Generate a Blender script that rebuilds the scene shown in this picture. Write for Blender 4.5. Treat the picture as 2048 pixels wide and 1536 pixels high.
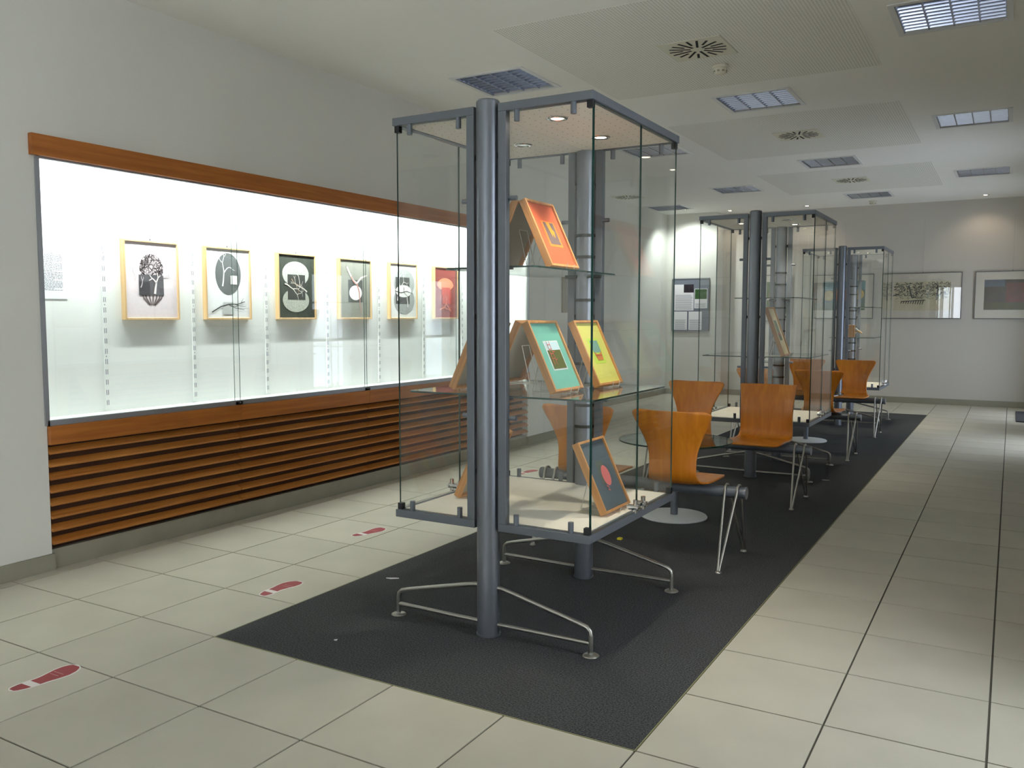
import bpy, bmesh, math, random
from mathutils import Vector, Matrix

for o in list(bpy.data.objects):
    bpy.data.objects.remove(o)
scene = bpy.context.scene
COL = scene.collection
PI = math.pi

# ------------------------------------------------------------------ camera
cam_d = bpy.data.cameras.new('camera')
cam = bpy.data.objects.new('camera', cam_d)
COL.objects.link(cam)
F_PX = 1717.0
cam_d.sensor_fit = 'HORIZONTAL'
cam_d.sensor_width = 36.0
cam_d.lens = F_PX / 2048.0 * 36.0
cam_d.clip_start = 0.02
cam_d.clip_end = 200
YAW, PITCH, ROLL = math.radians(-30.157), math.radians(-4.480), math.radians(0.068)
fwd = Vector((math.sin(YAW) * math.cos(PITCH), math.cos(YAW) * math.cos(PITCH), math.sin(PITCH)))
rgt = Vector((math.cos(YAW), -math.sin(YAW), 0))
upv = rgt.cross(fwd)
r2 = rgt * math.cos(ROLL) + upv * math.sin(ROLL)
u2 = -rgt * math.sin(ROLL) + upv * math.cos(ROLL)
mw = Matrix((r2, u2, -fwd)).transposed().to_4x4()
mw.translation = Vector((0, 0, 1.45))
cam.matrix_world = mw
scene.camera = cam

# ------------------------------------------------------------------ world, light, exposure
W = bpy.data.worlds.new('daylight')
scene.world = W
W.use_nodes = True
bg = W.node_tree.nodes['Background']
bg.inputs[0].default_value = (0.85, 0.91, 1.0, 1)
bg.inputs[1].default_value = 8.0
scene.view_settings.view_transform = 'Standard'
scene.view_settings.look = 'None'
scene.view_settings.gamma = 1.0
scene.view_settings.use_curve_mapping = False
scene.view_settings.exposure = 0.32
scene.cycles.transparent_max_bounces = 48
scene.cycles.max_bounces = 10
scene.cycles.diffuse_bounces = 5
scene.cycles.glossy_bounces = 5
scene.cycles.sample_clamp_indirect = 4.0
scene.cycles.caustics_reflective = False
scene.cycles.caustics_refractive = False

E_TUBE = 27.0      # each fluorescent run inside the wall showcase (W)
E_HALO = 34.0       # each lit halogen in the glass cases (W)
E_WASH = 6.0      # halogen downlights along the back wall (W)

# room numbers
ZC = 3.35
XL, XR = -4.70, 0.58
YB, YF = 15.90, -7.0
XLL = -5.65           # recess beyond the end of the left wall
YEND = 10.2
YBAY = 15.50         # face of the bay wall that carries the notice board
T = 0.51             # tile pitch
TX0, TY0 = -3.075, 2.605

# window portals
def portal(x, y, rz, z, w, h):
    d = bpy.data.lights.new('window_portal', 'AREA')
    d.shape = 'RECTANGLE'; d.size = w; d.size_y = h
    d.cycles.is_portal = True
    o = bpy.data.objects.new('window_portal', d); COL.objects.link(o)
    o.location = (x, y, z); o.rotation_euler = (-PI / 2, 0, rz)
WINS = [(-2.8, -1.6)]
for a, b in WINS:
    portal((a + b) / 2, YF + 0.02, 0, 1.55, b - a, 2.3)
FILL_WINS = [(-6.7, -4.8), (-4.6, -2.7), (2.75, 3.6)]  # unseen right-wall windows, added to bring in daylight fill
for a, b in FILL_WINS:
    portal(XR - 0.02, (a + b) / 2, PI / 2, 1.55, b - a, 2.3)
FILL_AND_DOOR = [(10.5, 11.9), (13.8, 15.0)]      # first opening added for more daylight far down, the second is the door by the mat
for a, b in FILL_AND_DOOR:
    portal(XR - 0.02, (a + b) / 2, PI / 2, 1.15, b - a, 2.2)

# ------------------------------------------------------------------ materials
def s2l(c):
    c = c / 255.0
    return c / 12.92 if c <= 0.04045 else ((c + 0.055) / 1.055) ** 2.4
def rgb(r, g, b):
    return (s2l(r), s2l(g), s2l(b), 1)
MATS = {}
def new_mat(name):
    m = bpy.data.materials.new(name); m.use_nodes = True
    MATS[name] = m
    return m, m.node_tree, m.node_tree.nodes['Principled BSDF']
def mat(name, col, rough=0.5, metal=0.0, var=0.0, scale=8.0, bump=0.0, bscale=60.0, spec=0.5, stretch=(1, 1, 1), emis=None, estr=0, rand=0.0):
    if name in MATS: return MATS[name]
    m, nt, p = new_mat(name)
    p.inputs['Base Color'].default_value = col
    p.inputs['Roughness'].default_value = rough
    p.inputs['Metallic'].default_value = metal
    p.inputs['Specular IOR Level'].default_value = spec
    N, L = nt.nodes, nt.links
    tc = N.new('ShaderNodeTexCoord'); mp = N.new('ShaderNodeMapping')
    mp.inputs['Scale'].default_value = stretch
    L.new(tc.outputs['Object'], mp.inputs[0])
    if var > 0 or rand > 0:
        nz = N.new('ShaderNodeTexNoise'); nz.inputs['Scale'].default_value = scale; nz.inputs['Detail'].default_value = 5
        L.new(mp.outputs[0], nz.inputs['Vector'])
        mr = N.new('ShaderNodeMapRange'); mr.inputs[1].default_value = 0.3; mr.inputs[2].default_value = 0.7
        mr.inputs[3].default_value = 1 - var; mr.inputs[4].default_value = 1 + var
        L.new(nz.outputs[0], mr.inputs[0])
        fac = mr.outputs[0]
        if rand > 0:
            oi = N.new('ShaderNodeObjectInfo'); m2 = N.new('ShaderNodeMapRange')
            m2.inputs[3].default_value = 1 - rand; m2.inputs[4].default_value = 1 + rand
            L.new(oi.outputs['Random'], m2.inputs[0])
            mm = N.new('ShaderNodeMath'); mm.operation = 'MULTIPLY'
            L.new(fac, mm.inputs[0]); L.new(m2.outputs[0], mm.inputs[1]); fac = mm.outputs[0]
        vm = N.new('ShaderNodeVectorMath'); vm.operation = 'SCALE'
        vm.inputs[0].default_value = col[:3]
        L.new(fac, vm.inputs['Scale']); L.new(vm.outputs[0], p.inputs['Base Color'])
    if bump > 0:
        nb = N.new('ShaderNodeTexNoise'); nb.inputs['Scale'].default_value = bscale; nb.inputs['Detail'].default_value = 4
        L.new(mp.outputs[0], nb.inputs['Vector'])
        bp = N.new('ShaderNodeBump'); bp.inputs['Strength'].default_value = bump; bp.inputs['Distance'].default_value = 0.004
        L.new(nb.outputs[0], bp.inputs['Height']); L.new(bp.outputs[0], p.inputs['Normal'])
    if emis:
        p.inputs['Emission Color'].default_value = emis; p.inputs['Emission Strength'].default_value = estr
    return m
def wood(name, c1, c2, axis, rough=0.4, sc=1.0, coat=0.0):
    m, nt, p = new_mat(name)
    N, L = nt.nodes, nt.links
    tc = N.new('ShaderNodeTexCoord'); mp = N.new('ShaderNodeMapping')
    s = [22 * sc] * 3; s['XYZ'.index(axis)] = 1.1 * sc
    mp.inputs['Scale'].default_value = s
    oi = N.new('ShaderNodeObjectInfo'); ad = N.new('ShaderNodeVectorMath'); ad.operation = 'ADD'
    ms = N.new('ShaderNodeVectorMath'); ms.operation = 'SCALE'; ms.inputs[0].default_value = (13.1, 7.7, 5.3)
    L.new(oi.outputs['Random'], ms.inputs['Scale'])
    L.new(tc.outputs['Object'], ad.inputs[0]); L.new(ms.outputs[0], ad.inputs[1]); L.new(ad.outputs[0], mp.inputs[0])
    nz = N.new('ShaderNodeTexNoise'); nz.inputs['Scale'].default_value = 1.6; nz.inputs['Detail'].default_value = 7; nz.inputs['Distortion'].default_value = 0.6
    L.new(mp.outputs[0], nz.inputs['Vector'])
    cr = N.new('ShaderNodeValToRGB')
    cr.color_ramp.elements[0].position = 0.3; cr.color_ramp.elements[0].color = c1
    cr.color_ramp.elements[1].position = 0.72; cr.color_ramp.elements[1].color = c2
    L.new(nz.outputs[0], cr.inputs[0]); L.new(cr.outputs[0], p.inputs['Base Color'])
    p.inputs['Roughness'].default_value = rough
    p.inputs['Coat Weight'].default_value = coat; p.inputs['Coat Roughness'].default_value = 0.25
    return m
def glass(name, tint, refl=1.0, base=0.04):
    m = bpy.data.materials.new(name); m.use_nodes = True; MATS[name] = m
    nt = m.node_tree; N, L = nt.nodes, nt.links
    N.clear()
    out = N.new('ShaderNodeOutputMaterial'); mix = N.new('ShaderNodeMixShader')
    tr = N.new('ShaderNodeBsdfTransparent'); gl = N.new('ShaderNodeBsdfGlossy')
    tr.inputs[0].default_value = tint; gl.inputs['Roughness'].default_value = 0.0
    gl.inputs[0].default_value = (refl, refl, refl, 1)
    lw = N.new('ShaderNodeLayerWeight'); lw.inputs[0].default_value = 0.5
    pw = N.new('ShaderNodeMath'); pw.operation = 'POWER'; pw.inputs[1].default_value = 8.0
    ma = N.new('ShaderNodeMath'); ma.operation = 'MULTIPLY_ADD'; ma.inputs[1].default_value = 1 - base; ma.inputs[2].default_value = base
    L.new(lw.outputs['Facing'], pw.inputs[0]); L.new(pw.outputs[0], ma.inputs[0])
    L.new(ma.outputs[0], mix.inputs[0]); L.new(tr.outputs[0], mix.inputs[1]); L.new(gl.outputs[0], mix.inputs[2])
    L.new(mix.outputs[0], out.inputs[0])
    return m

M_WALL = mat('wall_paint', rgb(222, 221, 214), 0.9, var=0.015, scale=2.0, bump=0.05, bscale=220)
M_BWALL = mat('back_wall_paint', rgb(205, 200, 192), 0.9, var=0.015, scale=2.0)
M_CEIL = mat('ceiling_paint', rgb(248, 247, 243), 0.95, var=0.01, scale=1.5)
M_TILE = mat('floor_tile', rgb(196, 191, 175), 0.42, var=0.05, scale=3.0, rand=0.035, spec=0.35, bump=0.04, bscale=35)
M_GROUT = mat('grout', rgb(96, 92, 84), 0.9, var=0.06, scale=15)
M_SKIRT = mat('skirting_tile', rgb(150, 146, 130), 0.5, var=0.06, scale=6, spec=0.35)
M_STEEL = mat('satin_grey_metal', rgb(128, 133, 143), 0.36, metal=0.65)
M_FRAMEM = mat('grey_lacquered_metal', rgb(114, 120, 130), 0.42, metal=0.4, var=0.02, scale=20)
M_CHROME = mat('chrome', rgb(225, 225, 228), 0.12, metal=1.0)
M_RODM = mat('brushed_rod_metal', rgb(178, 176, 170), 0.32, metal=0.9)
M_DARKM = mat('black_rubber', rgb(20, 20, 20), 0.6)
M_DARKGAP = mat('dark_metal', rgb(45, 47, 50), 0.5, metal=0.4)
M_ALU = mat('aluminium_strip', rgb(168, 172, 178), 0.4, metal=0.7)
M_WHITE = mat('white_laminate', rgb(236, 239, 236), 0.6, var=0.01, scale=3)
M_CREAM = mat('cream_laminate', rgb(246, 240, 228), 0.55, var=0.02, scale=6)
M_WHITEM = mat('white_enamel', rgb(226, 228, 230), 0.35)
M_PLAST = mat('white_plastic', rgb(225, 222, 205), 0.5)
M_PAPER = mat('white_paper', rgb(238, 238, 242), 0.8)
M_INK = mat('grey_ink', rgb(120, 122, 135), 0.9)
M_WOOD_Y = wood('cherry_veneer', rgb(150, 84, 26), rgb(182, 110, 42), 'Y', 0.42)
M_SLAT = wood('cherry_slat', rgb(160, 94, 36), rgb(200, 134, 66), 'Y', 0.38)
M_PLY = wood('orange_plywood', rgb(196, 112, 20), rgb(222, 140, 36), 'Z', 0.3, 0.7, 0.3)
M_FRAMEW = wood('pale_frame_wood', rgb(196, 160, 110), rgb(220, 190, 144), 'Z', 0.5)
M_FRAMEW2 = wood('warm_frame_wood', rgb(188, 130, 76), rgb(214, 160, 102), 'Z', 0.5)
M_GLASS = glass('clear_glass', (0.985, 0.993, 0.988, 1))
M_GLASSW = glass('showcase_glass', (0.99, 0.995, 0.992, 1))
M_GLASST = glass('table_glass', (0.60, 0.68, 0.66, 1))
M_GLASSD = glass('tinted_door_glass', (0.72, 0.74, 0.76, 1))  # tint added to dim the daylight through the side openings
M_GEDGE = mat('green_glass_edge', rgb(24, 66, 60), 0.15, spec=0.6)
M_ACRYL = mat('clear_acrylic', rgb(228, 226, 218), 0.12, spec=0.7)
M_LOUVRE = mat('specular_louvre', rgb(166, 173, 194), 0.2, metal=1.0)
M_TUBE = mat('lamp_tube_off', rgb(236, 238, 244), 0.3)
M_SLOT = mat('vent_black', rgb(12, 12, 11), 0.8)
M_RED = mat('sticker_red', rgb(152, 42, 50), 0.5, var=0.06, scale=20)
M_STW = mat('sticker_white', rgb(232, 226, 222), 0.5)
M_HALO = mat('halogen_glow', (1, 1, 1, 1), 0.5, emis=(1.0, 0.86, 0.66, 1), estr=22)
M_TUBEON = mat('lit_fluorescent', (1, 1, 1, 1), 0.5, emis=(0.94, 1.0, 0.98, 1), estr=6)
M_BACKB = mat('grey_backing_board', rgb(168, 160, 142), 0.85, var=0.03, scale=5)
M_NOTICE = mat('grey_felt', rgb(118, 124, 136), 0.95, var=0.04, scale=60)

# charcoal ribbed carpet
def carpet_mat():
    m, nt, p = new_mat('charcoal_carpet'); N, L = nt.nodes, nt.links
    tc = N.new('ShaderNodeTexCoord')
    wv = N.new('ShaderNodeTexWave'); wv.bands_direction = 'Y'; wv.inputs['Scale'].default_value = 30; wv.inputs['Distortion'].default_value = 0.6
    nz = N.new('ShaderNodeTexNoise'); nz.inputs['Scale'].default_value = 150; nz.inputs['Detail'].default_value = 3
    L.new(tc.outputs['Object'], wv.inputs[0]); L.new(tc.outputs['Object'], nz.inputs['Vector'])
    mx = N.new('ShaderNodeMath'); mx.operation = 'MULTIPLY_ADD'; mx.inputs[1].default_value = 0.25
    L.new(wv.outputs['Fac'], mx.inputs[0]); L.new(nz.outputs[0], mx.inputs[2])
    cr = N.new('ShaderNodeValToRGB')
    cr.color_ramp.elements[0].position = 0.38; cr.color_ramp.elements[0].color = rgb(30, 33, 38)
    cr.color_ramp.elements[1].position = 0.85; cr.color_ramp.elements[1].color = rgb(96, 97, 98)
    L.new(mx.outputs[0], cr.inputs[0]); L.new(cr.outputs[0], p.inputs['Base Color'])
    p.inputs['Roughness'].default_value = 0.98; p.inputs['Specular IOR Level'].default_value = 0.1
    bp = N.new('ShaderNodeBump'); bp.inputs['Strength'].default_value = 0.5; bp.inputs['Distance'].default_value = 0.004
    L.new(mx.outputs[0], bp.inputs['Height']); L.new(bp.outputs[0], p.inputs['Normal'])
    return m
M_CARPET = carpet_mat()
# perforated board: rows of small round holes
def perf_mat(name, base, hole, pitch, rad, jitter=0.0):
    m, nt, p = new_mat(name); N, L = nt.nodes, nt.links
    tc = N.new('ShaderNodeTexCoord'); sp = N.new('ShaderNodeSeparateXYZ'); L.new(tc.outputs['Object'], sp.inputs[0])
    sq = []
    for ax in (0, 1):
        a = N.new('ShaderNodeMath'); a.operation = 'PINGPONG'; a.inputs[1].default_value = pitch / 2
        L.new(sp.outputs[ax], a.inputs[0])
        b = N.new('ShaderNodeMath'); b.operation = 'POWER'; b.inputs[1].default_value = 2; L.new(a.outputs[0], b.inputs[0]); sq.append(b)
    ad = N.new('ShaderNodeMath'); ad.operation = 'ADD'; L.new(sq[0].outputs[0], ad.inputs[0]); L.new(sq[1].outputs[0], ad.inputs[1])
    lt = N.new('ShaderNodeMath'); lt.operation = 'LESS_THAN'; lt.inputs[1].default_value = rad * rad; L.new(ad.outputs[0], lt.inputs[0])
    mx = N.new('ShaderNodeMix'); mx.data_type = 'RGBA'
    mx.inputs[6].default_value = base; mx.inputs[7].default_value = hole
    L.new(lt.outputs[0], mx.inputs[0]); L.new(mx.outputs[2], p.inputs['Base Color'])
    p.inputs['Roughness'].default_value = 0.9
    return m
M_PERF = perf_mat('perforated_ceiling_board', rgb(244, 243, 238), rgb(196, 194, 184), 0.022, 0.0056)
M_STAR = perf_mat('dotted_cream_panel', rgb(246, 240, 228), rgb(120, 112, 96), 0.055, 0.0034)

# ------------------------------------------------------------------ mesh helpers
def mesh_obj(name, verts, faces, m, parent=None, smooth=False, mats=None, fm=None):
    me = bpy.data.meshes.new(name)
    me.from_pydata([tuple(v) for v in verts], [], faces)
    for x in (mats or [m]): me.materials.append(x)
    if fm:
        for p, i in zip(me.polygons, fm): p.material_index = i
    if smooth:
        for p in me.polygons: p.use_smooth = True
    me.update()
    o = bpy.data.objects.new(name, me); COL.objects.link(o)
    if parent is not None: o.parent = parent
    return o
class MB:
    def __init__(s): s.v = []; s.f = []; s.s = []
    def add(s, v, f, sm=False):
        n = len(s.v); s.v += [tuple(x) for x in v]; s.f += [tuple(i + n for i in q) for q in f]; s.s += [sm] * len(f); return s
    def box(s, x0, x1, y0, y1, z0, z1):
        v = [(x, y, z) for x in (x0, x1) for y in (y0, y1) for z in (z0, z1)]
        return s.add(v, [(0, 1, 3, 2), (4, 6, 7, 5), (0, 4, 5, 1), (2, 3, 7, 6), (0, 2, 6, 4), (1, 5, 7, 3)])
    def obox(s, c, ax, ay, az, hx, hy, hz):   # oriented box
        c = Vector(c); v = []
        for i in (-1, 1):
            for j in (-1, 1):
                for k in (-1, 1): v.append(c + Vector(ax) * hx * i + Vector(ay) * hy * j + Vector(az) * hz * k)
        return s.add(v, [(0, 1, 3, 2), (4, 6, 7, 5), (0, 4, 5, 1), (2, 3, 7, 6), (0, 2, 6, 4), (1, 5, 7, 3)])
    def tube(s, pts, r, n=10, cap=True, taper=None):
        pts = [Vector(p) for p in pts]; rings = []
        nrm = None
        for i, p in enumerate(pts):
            d = (pts[min(i + 1, len(pts) - 1)] - pts[max(i - 1, 0)]).normalized()
            if nrm is None:
                nrm = d.orthogonal().normalized()
            else:
                nrm = (nrm - d * nrm.dot(d)).normalized()
            b = d.cross(nrm)
            rr = r if taper is None else r * taper[i]
            rings.append([p + (nrm * math.cos(2 * PI * k / n) + b * math.sin(2 * PI * k / n)) * rr for k in range(n)])
        v = [x for ring in rings for x in ring]; f = []
        for i in range(len(pts) - 1):
            for k in range(n):
                f.append((i * n + k, i * n + (k + 1) % n, (i + 1) * n + (k + 1) % n, (i + 1) * n + k))
        base = len(s.v); s.add(v, f, True)
        if cap:
            s.add(rings[0], [tuple(range(n - 1, -1, -1))]); s.add(rings[-1], [tuple(range(n))])
        return s
    def cyl(s, p0, p1, r, n=20): return s.tube([p0, p1], r, n)
    def lathe(s, prof, c=(0, 0, 0), n=32):
        v = []; f = []
        for (r, z) in prof:
            for k in range(n):
                a = 2 * PI * k / n; v.append((c[0] + r * math.cos(a), c[1] + r * math.sin(a), c[2] + z))
        for i in range(len(prof) - 1):
            for k in range(n):
                f.append((i * n + k, i * n + (k + 1) % n, (i + 1) * n + (k + 1) % n, (i + 1) * n + k))
        return s.add(v, f, True)
    def prism(s, pts, z0, z1):
        n = len(pts); v = [(x, y, z0) for x, y in pts] + [(x, y, z1) for x, y in pts]
        return s.add(v, [tuple(range(n - 1, -1, -1)), tuple(range(n, 2 * n))] + [(i, (i + 1) % n, n + (i + 1) % n, n + i) for i in range(n)])
    def build(s, name, m, parent=None, loc=None, mats=None):
        me = bpy.data.meshes.new(name); me.from_pydata(s.v, [], s.f)
        for x in (mats or [m]): me.materials.append(x)
        for p, q in zip(me.polygons, s.s): p.use_smooth = q
        me.update()
        o = bpy.data.objects.new(name, me); COL.objects.link(o)
        if parent is not None: o.parent = parent
        if loc: o.location = loc
        return o
def box(name, x0, x1, y0, y1, z0, z1, m, parent=None): return MB().box(x0, x1, y0, y1, z0, z1).build(name, m, parent)
def bevel(o, w, seg=2):
    b = o.modifiers.new('bevel', 'BEVEL'); b.width = w; b.segments = seg; b.limit_method = 'ANGLE'; return o
def tag(o, label=None, cat=None, group=None, kind=None):
    if label: o['label'] = label
    if cat: o['category'] = cat
    if group: o['group'] = group
    if kind: o['kind'] = kind
    return o
def thing(name, label, cat, loc=(0, 0, 0), rot=(0, 0, 0), group=None):
    o = bpy.data.objects.new(name, None); COL.objects.link(o); o.empty_display_size = 0.1
    o.location = loc; o.rotation_euler = rot
    return tag(o, label, cat, group)
def copy_tree(o, parent=None):
    c = o.copy(); COL.objects.link(c)
    if parent is not None: c.parent = parent
    for ch in list(o.children): copy_tree(ch, c)
    return c
def pane(name, x0, x1, y0, y1, z0, z1, parent, m=None, thin=None):
    """glass slab: the two large faces clear, the four narrow edges green"""
    d = [x1 - x0, y1 - y0, z1 - z0]; ax = d.index(min(d))
    b = MB().box(x0, x1, y0, y1, z0, z1)
    o = b.build(name, None, parent, mats=[m or M_GLASS, M_GEDGE])
    face_ax = [0, 0, 1, 1, 2, 2]
    for p, a in zip(o.data.polygons, face_ax): p.material_index = 0 if a == ax else 1
    return o
def rrect(x0, x1, y0, y1, r, n=6):
    pts = []
    for cx, cy, a0 in ((x1 - r, y1 - r, 0), (x0 + r, y1 - r, 90), (x0 + r, y0 + r, 180), (x1 - r, y0 + r, 270)):
        for k in range(n + 1):
            a = math.radians(a0 + 90 * k / n); pts.append((cx + r * math.cos(a), cy + r * math.sin(a)))
    return pts
def shelf_slab(name, pts, z0, z1, parent, m):
    b = MB().prism(pts, z0, z1); o = b.build(name, None, parent, mats=[m, M_GEDGE])
    for i, p in enumerate(o.data.polygons): p.material_index = 0 if i < 2 else 1
    return o

# ------------------------------------------------------------------ setting: floor
floor = tag(box('floor', XLL - 0.3, XR + 0.6, YF - 0.3, YB + 0.3, -0.15, -0.005, M_GROUT), kind='structure')
tile_me = MB().box(-T / 2 + 0.004, T / 2 - 0.004, -T / 2 + 0.004, T / 2 - 0.004, -0.005, 0.0).build('tile', M_TILE, floor)
tile_mesh = tile_me.data
first = [tile_me]
CX0, CX1, CY0, CY1 = -3.075, -1.035, 2.605, 2.605 + T * 22.5
def clip_tile(x0, x1, y0, y1):
    o = bpy.data.objects.new('tile', tile_mesh if (x1 - x0 > T - 0.01 and y1 - y0 > T - 0.01) else None) if (x1 - x0 > T - 0.01 and y1 - y0 > T - 0.01) else box('tile', x0 + 0.003, x1 - 0.003, y0 + 0.003, y1 - 0.003, -0.005, 0, M_TILE)
    return o
nfull = 0
far = MB()
for i in range(-9, 8):
    for j in range(-20, 27):
        x0, x1 = TX0 + i * T, TX0 + (i + 1) * T
        y0, y1 = TY0 + j * T, TY0 + (j + 1) * T
        if 0 <= i <= 3 and j >= 0 and y1 <= CY1 + 0.01: continue
        lx = XL - 0.02 if y0 < YEND else XLL
        if x1 <= lx + 0.012 or x0 >= XR: continue
        a, b = max(x0, lx), min(x1, XR); c, d = max(y0, YF), min(y1, YB)
        if 0 <= i <= 3 and y0 < CY1 < y1 and j > 0: c = CY1
        if d - c < 0.012 or b - a < 0.012: continue
        if y1 < 0.9 or a < -4.75:          # out of the picture: one joined field
            far.box(a + 0.003, b - 0.003, c + 0.003, d - 0.003, -0.005, 0); continue
        if b - a > T - 0.01 and d - c > T - 0.01:
            if first:
                o = first.pop()
            else:
                o = bpy.data.objects.new('tile', tile_mesh); COL.objects.link(o); o.parent = floor
            o.location = ((a + b) / 2, (c + d) / 2, 0)
        else:
            o = box('tile', a + 0.003 - (a + b) / 2, b - 0.003 - (a + b) / 2, c + 0.003 - (c + d) / 2, d - 0.003 - (c + d) / 2, -0.005, 0, M_TILE, floor)
            o.location = ((a + b) / 2, (c + d) / 2, 0)
tag(far.build('tile_field', M_TILE, floor), kind='stuff')

# ------------------------------------------------------------------ setting: walls
UL0, UL1 = 2.85, 8.44          # left showcase opening along Y
UR0, UR1 = 4.11, 9.70          # right showcase opening along Y
ZO0, ZO1 = 0.83, 2.325         # opening heights
DEP = 0.32
def shell_wall(name, xin, sgn, y0, y1, u0, u1):
    b = MB()
    xa = xin; xb = xin + sgn * 0.45
    lo, hi = min(xa, xb), max(xa, xb)
    if sgn > 0:
        ys = [y0] + [q for w in FILL_WINS for q in w] + [u0]
        for k in range(0, len(ys), 2): b.box(lo, hi, ys[k], ys[k + 1], -0.005, ZC)
        for a_, b_ in FILL_WINS: b.box(lo, hi, a_, b_, -0.005, 0.4); b.box(lo, hi, a_, b_, 2.7, ZC)
    else: b.box(lo, hi, y0, u0, -0.005, ZC)
    if sgn > 0:
        ys = [u1] + [q for w in FILL_AND_DOOR for q in w] + [y1]
        for k in range(0, len(ys), 2): b.box(lo, hi, ys[k], ys[k + 1], -0.005, ZC)
        for a_, b_ in FILL_AND_DOOR: b.box(lo, hi, a_, b_, -0.005, 0.05); b.box(lo, hi, a_, b_, 2.25, ZC)
    else: b.box(lo, hi, u1, y1, -0.005, ZC)
    b.box(lo, hi, u0, u1, 2.45, ZC)
    xa2 = xin + sgn * 0.36
    b.box(min(xa2, xb), max(xa2, xb), u0, u1, -0.005, 2.45)
    return tag(b.build(name, M_WALL), kind='structure')
shell_wall('wall_left', XL, -1, YF, YEND, UL0, UL1)
shell_wall('wall_right', XR, 1, YF, YB, UR0, UR1)
tag(box('wall_back', -4.70, XR + 0.45, YB, YB + 0.2, -0.005, ZC, M_BWALL), kind='structure')
tag(box('wall_back_bay', XLL, -4.70, YBAY, YB + 0.2, -0.005, ZC, M_WALL), kind='structure')
tag(box('wall_recess', XLL - 0.2, XLL, YEND - 0.4, YB + 0.2, -0.005, ZC, M_WALL), kind='structure')
tag(box('wall_recess_return', XLL, XL - 0.45, YEND - 0.2, YEND, -0.005, ZC, M_WALL), kind='structure')
b = MB()
xs = [XLL - 0.2] + [q for w in WINS for q in w] + [XR + 0.45]
for k in range(0, len(xs), 2): b.box(xs[k], xs[k + 1], YF - 0.2, YF, -0.005, ZC)
for a_, b_ in WINS: b.box(a_, b_, YF - 0.2, YF, 0, 0.4); b.box(a_, b_, YF - 0.2, YF, 2.7, ZC)
tag(b.build('wall_front', M_WALL), kind='structure')
tag(box('wall_front_return', XLL - 0.2, XLL, YF - 0.2, YEND - 0.4, -0.005, ZC, M_WALL), kind='structure')
for n, (a_, b_) in enumerate(WINS):
    w_ = MB()
    for (p0, p1, q0, q1) in ((a_, a_ + 0.05, 0.4, 2.7), (b_ - 0.05, b_, 0.4, 2.7), (a_, b_, 0.4, 0.45), (a_, b_, 2.65, 2.7), ((a_ + b_) / 2 - 0.02, (a_ + b_) / 2 + 0.02, 0.4, 2.7)):
        w_.box(p0, p1, YF - 0.12, YF - 0.06, q0, q1)
    wo = tag(w_.build('window_%d' % (n + 1), M_ALU), kind='structure')
    pane('pane', a_ + 0.05, b_ - 0.05, YF - 0.094, YF - 0.086, 0.45, 2.65, wo, M_GLASSW)
for n, (a_, b_) in enumerate(FILL_WINS):
    w_ = MB()
    for (p0, p1, q0, q1) in ((a_, a_ + 0.05, 0.4, 2.7), (b_ - 0.05, b_, 0.4, 2.7), (a_, b_, 0.4, 0.45), (a_, b_, 2.65, 2.7), ((a_ + b_) / 2 - 0.02, (a_ + b_) / 2 + 0.02, 0.4, 2.7)):
        w_.box(XR + 0.30, XR + 0.36, p0, p1, q0, q1)
    wo = tag(w_.build('window_%d' % (n + 2), M_ALU), kind='structure')  # the added fill windows, numbered after the front one
    pane('pane', XR + 0.326, XR + 0.334, a_ + 0.05, b_ - 0.05, 0.45, 2.65, wo, M_GLASSW)
for n, (a_, b_) in enumerate(FILL_AND_DOOR):
    w_ = MB()
    for (p0, p1, q0, q1) in ((a_, a_ + 0.06, 0.05, 2.25), (b_ - 0.06, b_, 0.05, 2.25), (a_, b_, 0.05, 0.15), (a_, b_, 2.17, 2.25), (a_, b_, 1.02, 1.07)):
        w_.box(XR + 0.20, XR + 0.26, p0, p1, q0, q1)
    wo = tag(w_.build('door_%d' % (n + 1), M_ALU), kind='structure')  # the first is an added daylight opening, the second stands by the mat
    pane('pane', XR + 0.226, XR + 0.234, a_ + 0.06, b_ - 0.06, 0.15, 2.17, wo, M_GLASSD)
    MB().tube([(XR + 0.19, a_ + 0.1, 0.95), (XR + 0.15, a_ + 0.1, 0.98), (XR + 0.15, a_ + 0.1, 1.32), (XR + 0.19, a_ + 0.1, 1.35)], 0.012, 10).build('door_handle', M_CHROME, wo)
# skirting
def skirt(name, bxs):
    s_ = MB()
    for q in bxs: s_.box(*q)
    tag(s_.build(name, M_SKIRT), kind='structure')
skirt('baseboard_left', [(XL - 0.01, XL + 0.014, YF, UL0 + 0.012, 0, 0.095), (XL - 0.01, XL + 0.014, UL1 - 0.012, YEND + 0.014, 0, 0.095)])
skirt('baseboard_right', [(XR - 0.014, XR + 0.01, YF, UR0 + 0.012, 0, 0.095), (XR - 0.014, XR + 0.01, UR1 - 0.012, FILL_AND_DOOR[0][0], 0, 0.095), (XR - 0.014, XR + 0.01, FILL_AND_DOOR[0][1], FILL_AND_DOOR[1][0], 0, 0.095), (XR - 0.014, XR + 0.01, FILL_AND_DOOR[1][1], YB, 0, 0.095)])
skirt('baseboard_back', [(-4.70, XR, YB - 0.014, YB + 0.01, 0, 0.10), (XLL, -4.686, YBAY - 0.014, YBAY + 0.01, 0, 0.10), (XLL - 0.01, XLL + 0.014, YEND, YBAY - 0.014, 0, 0.10)])

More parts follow.
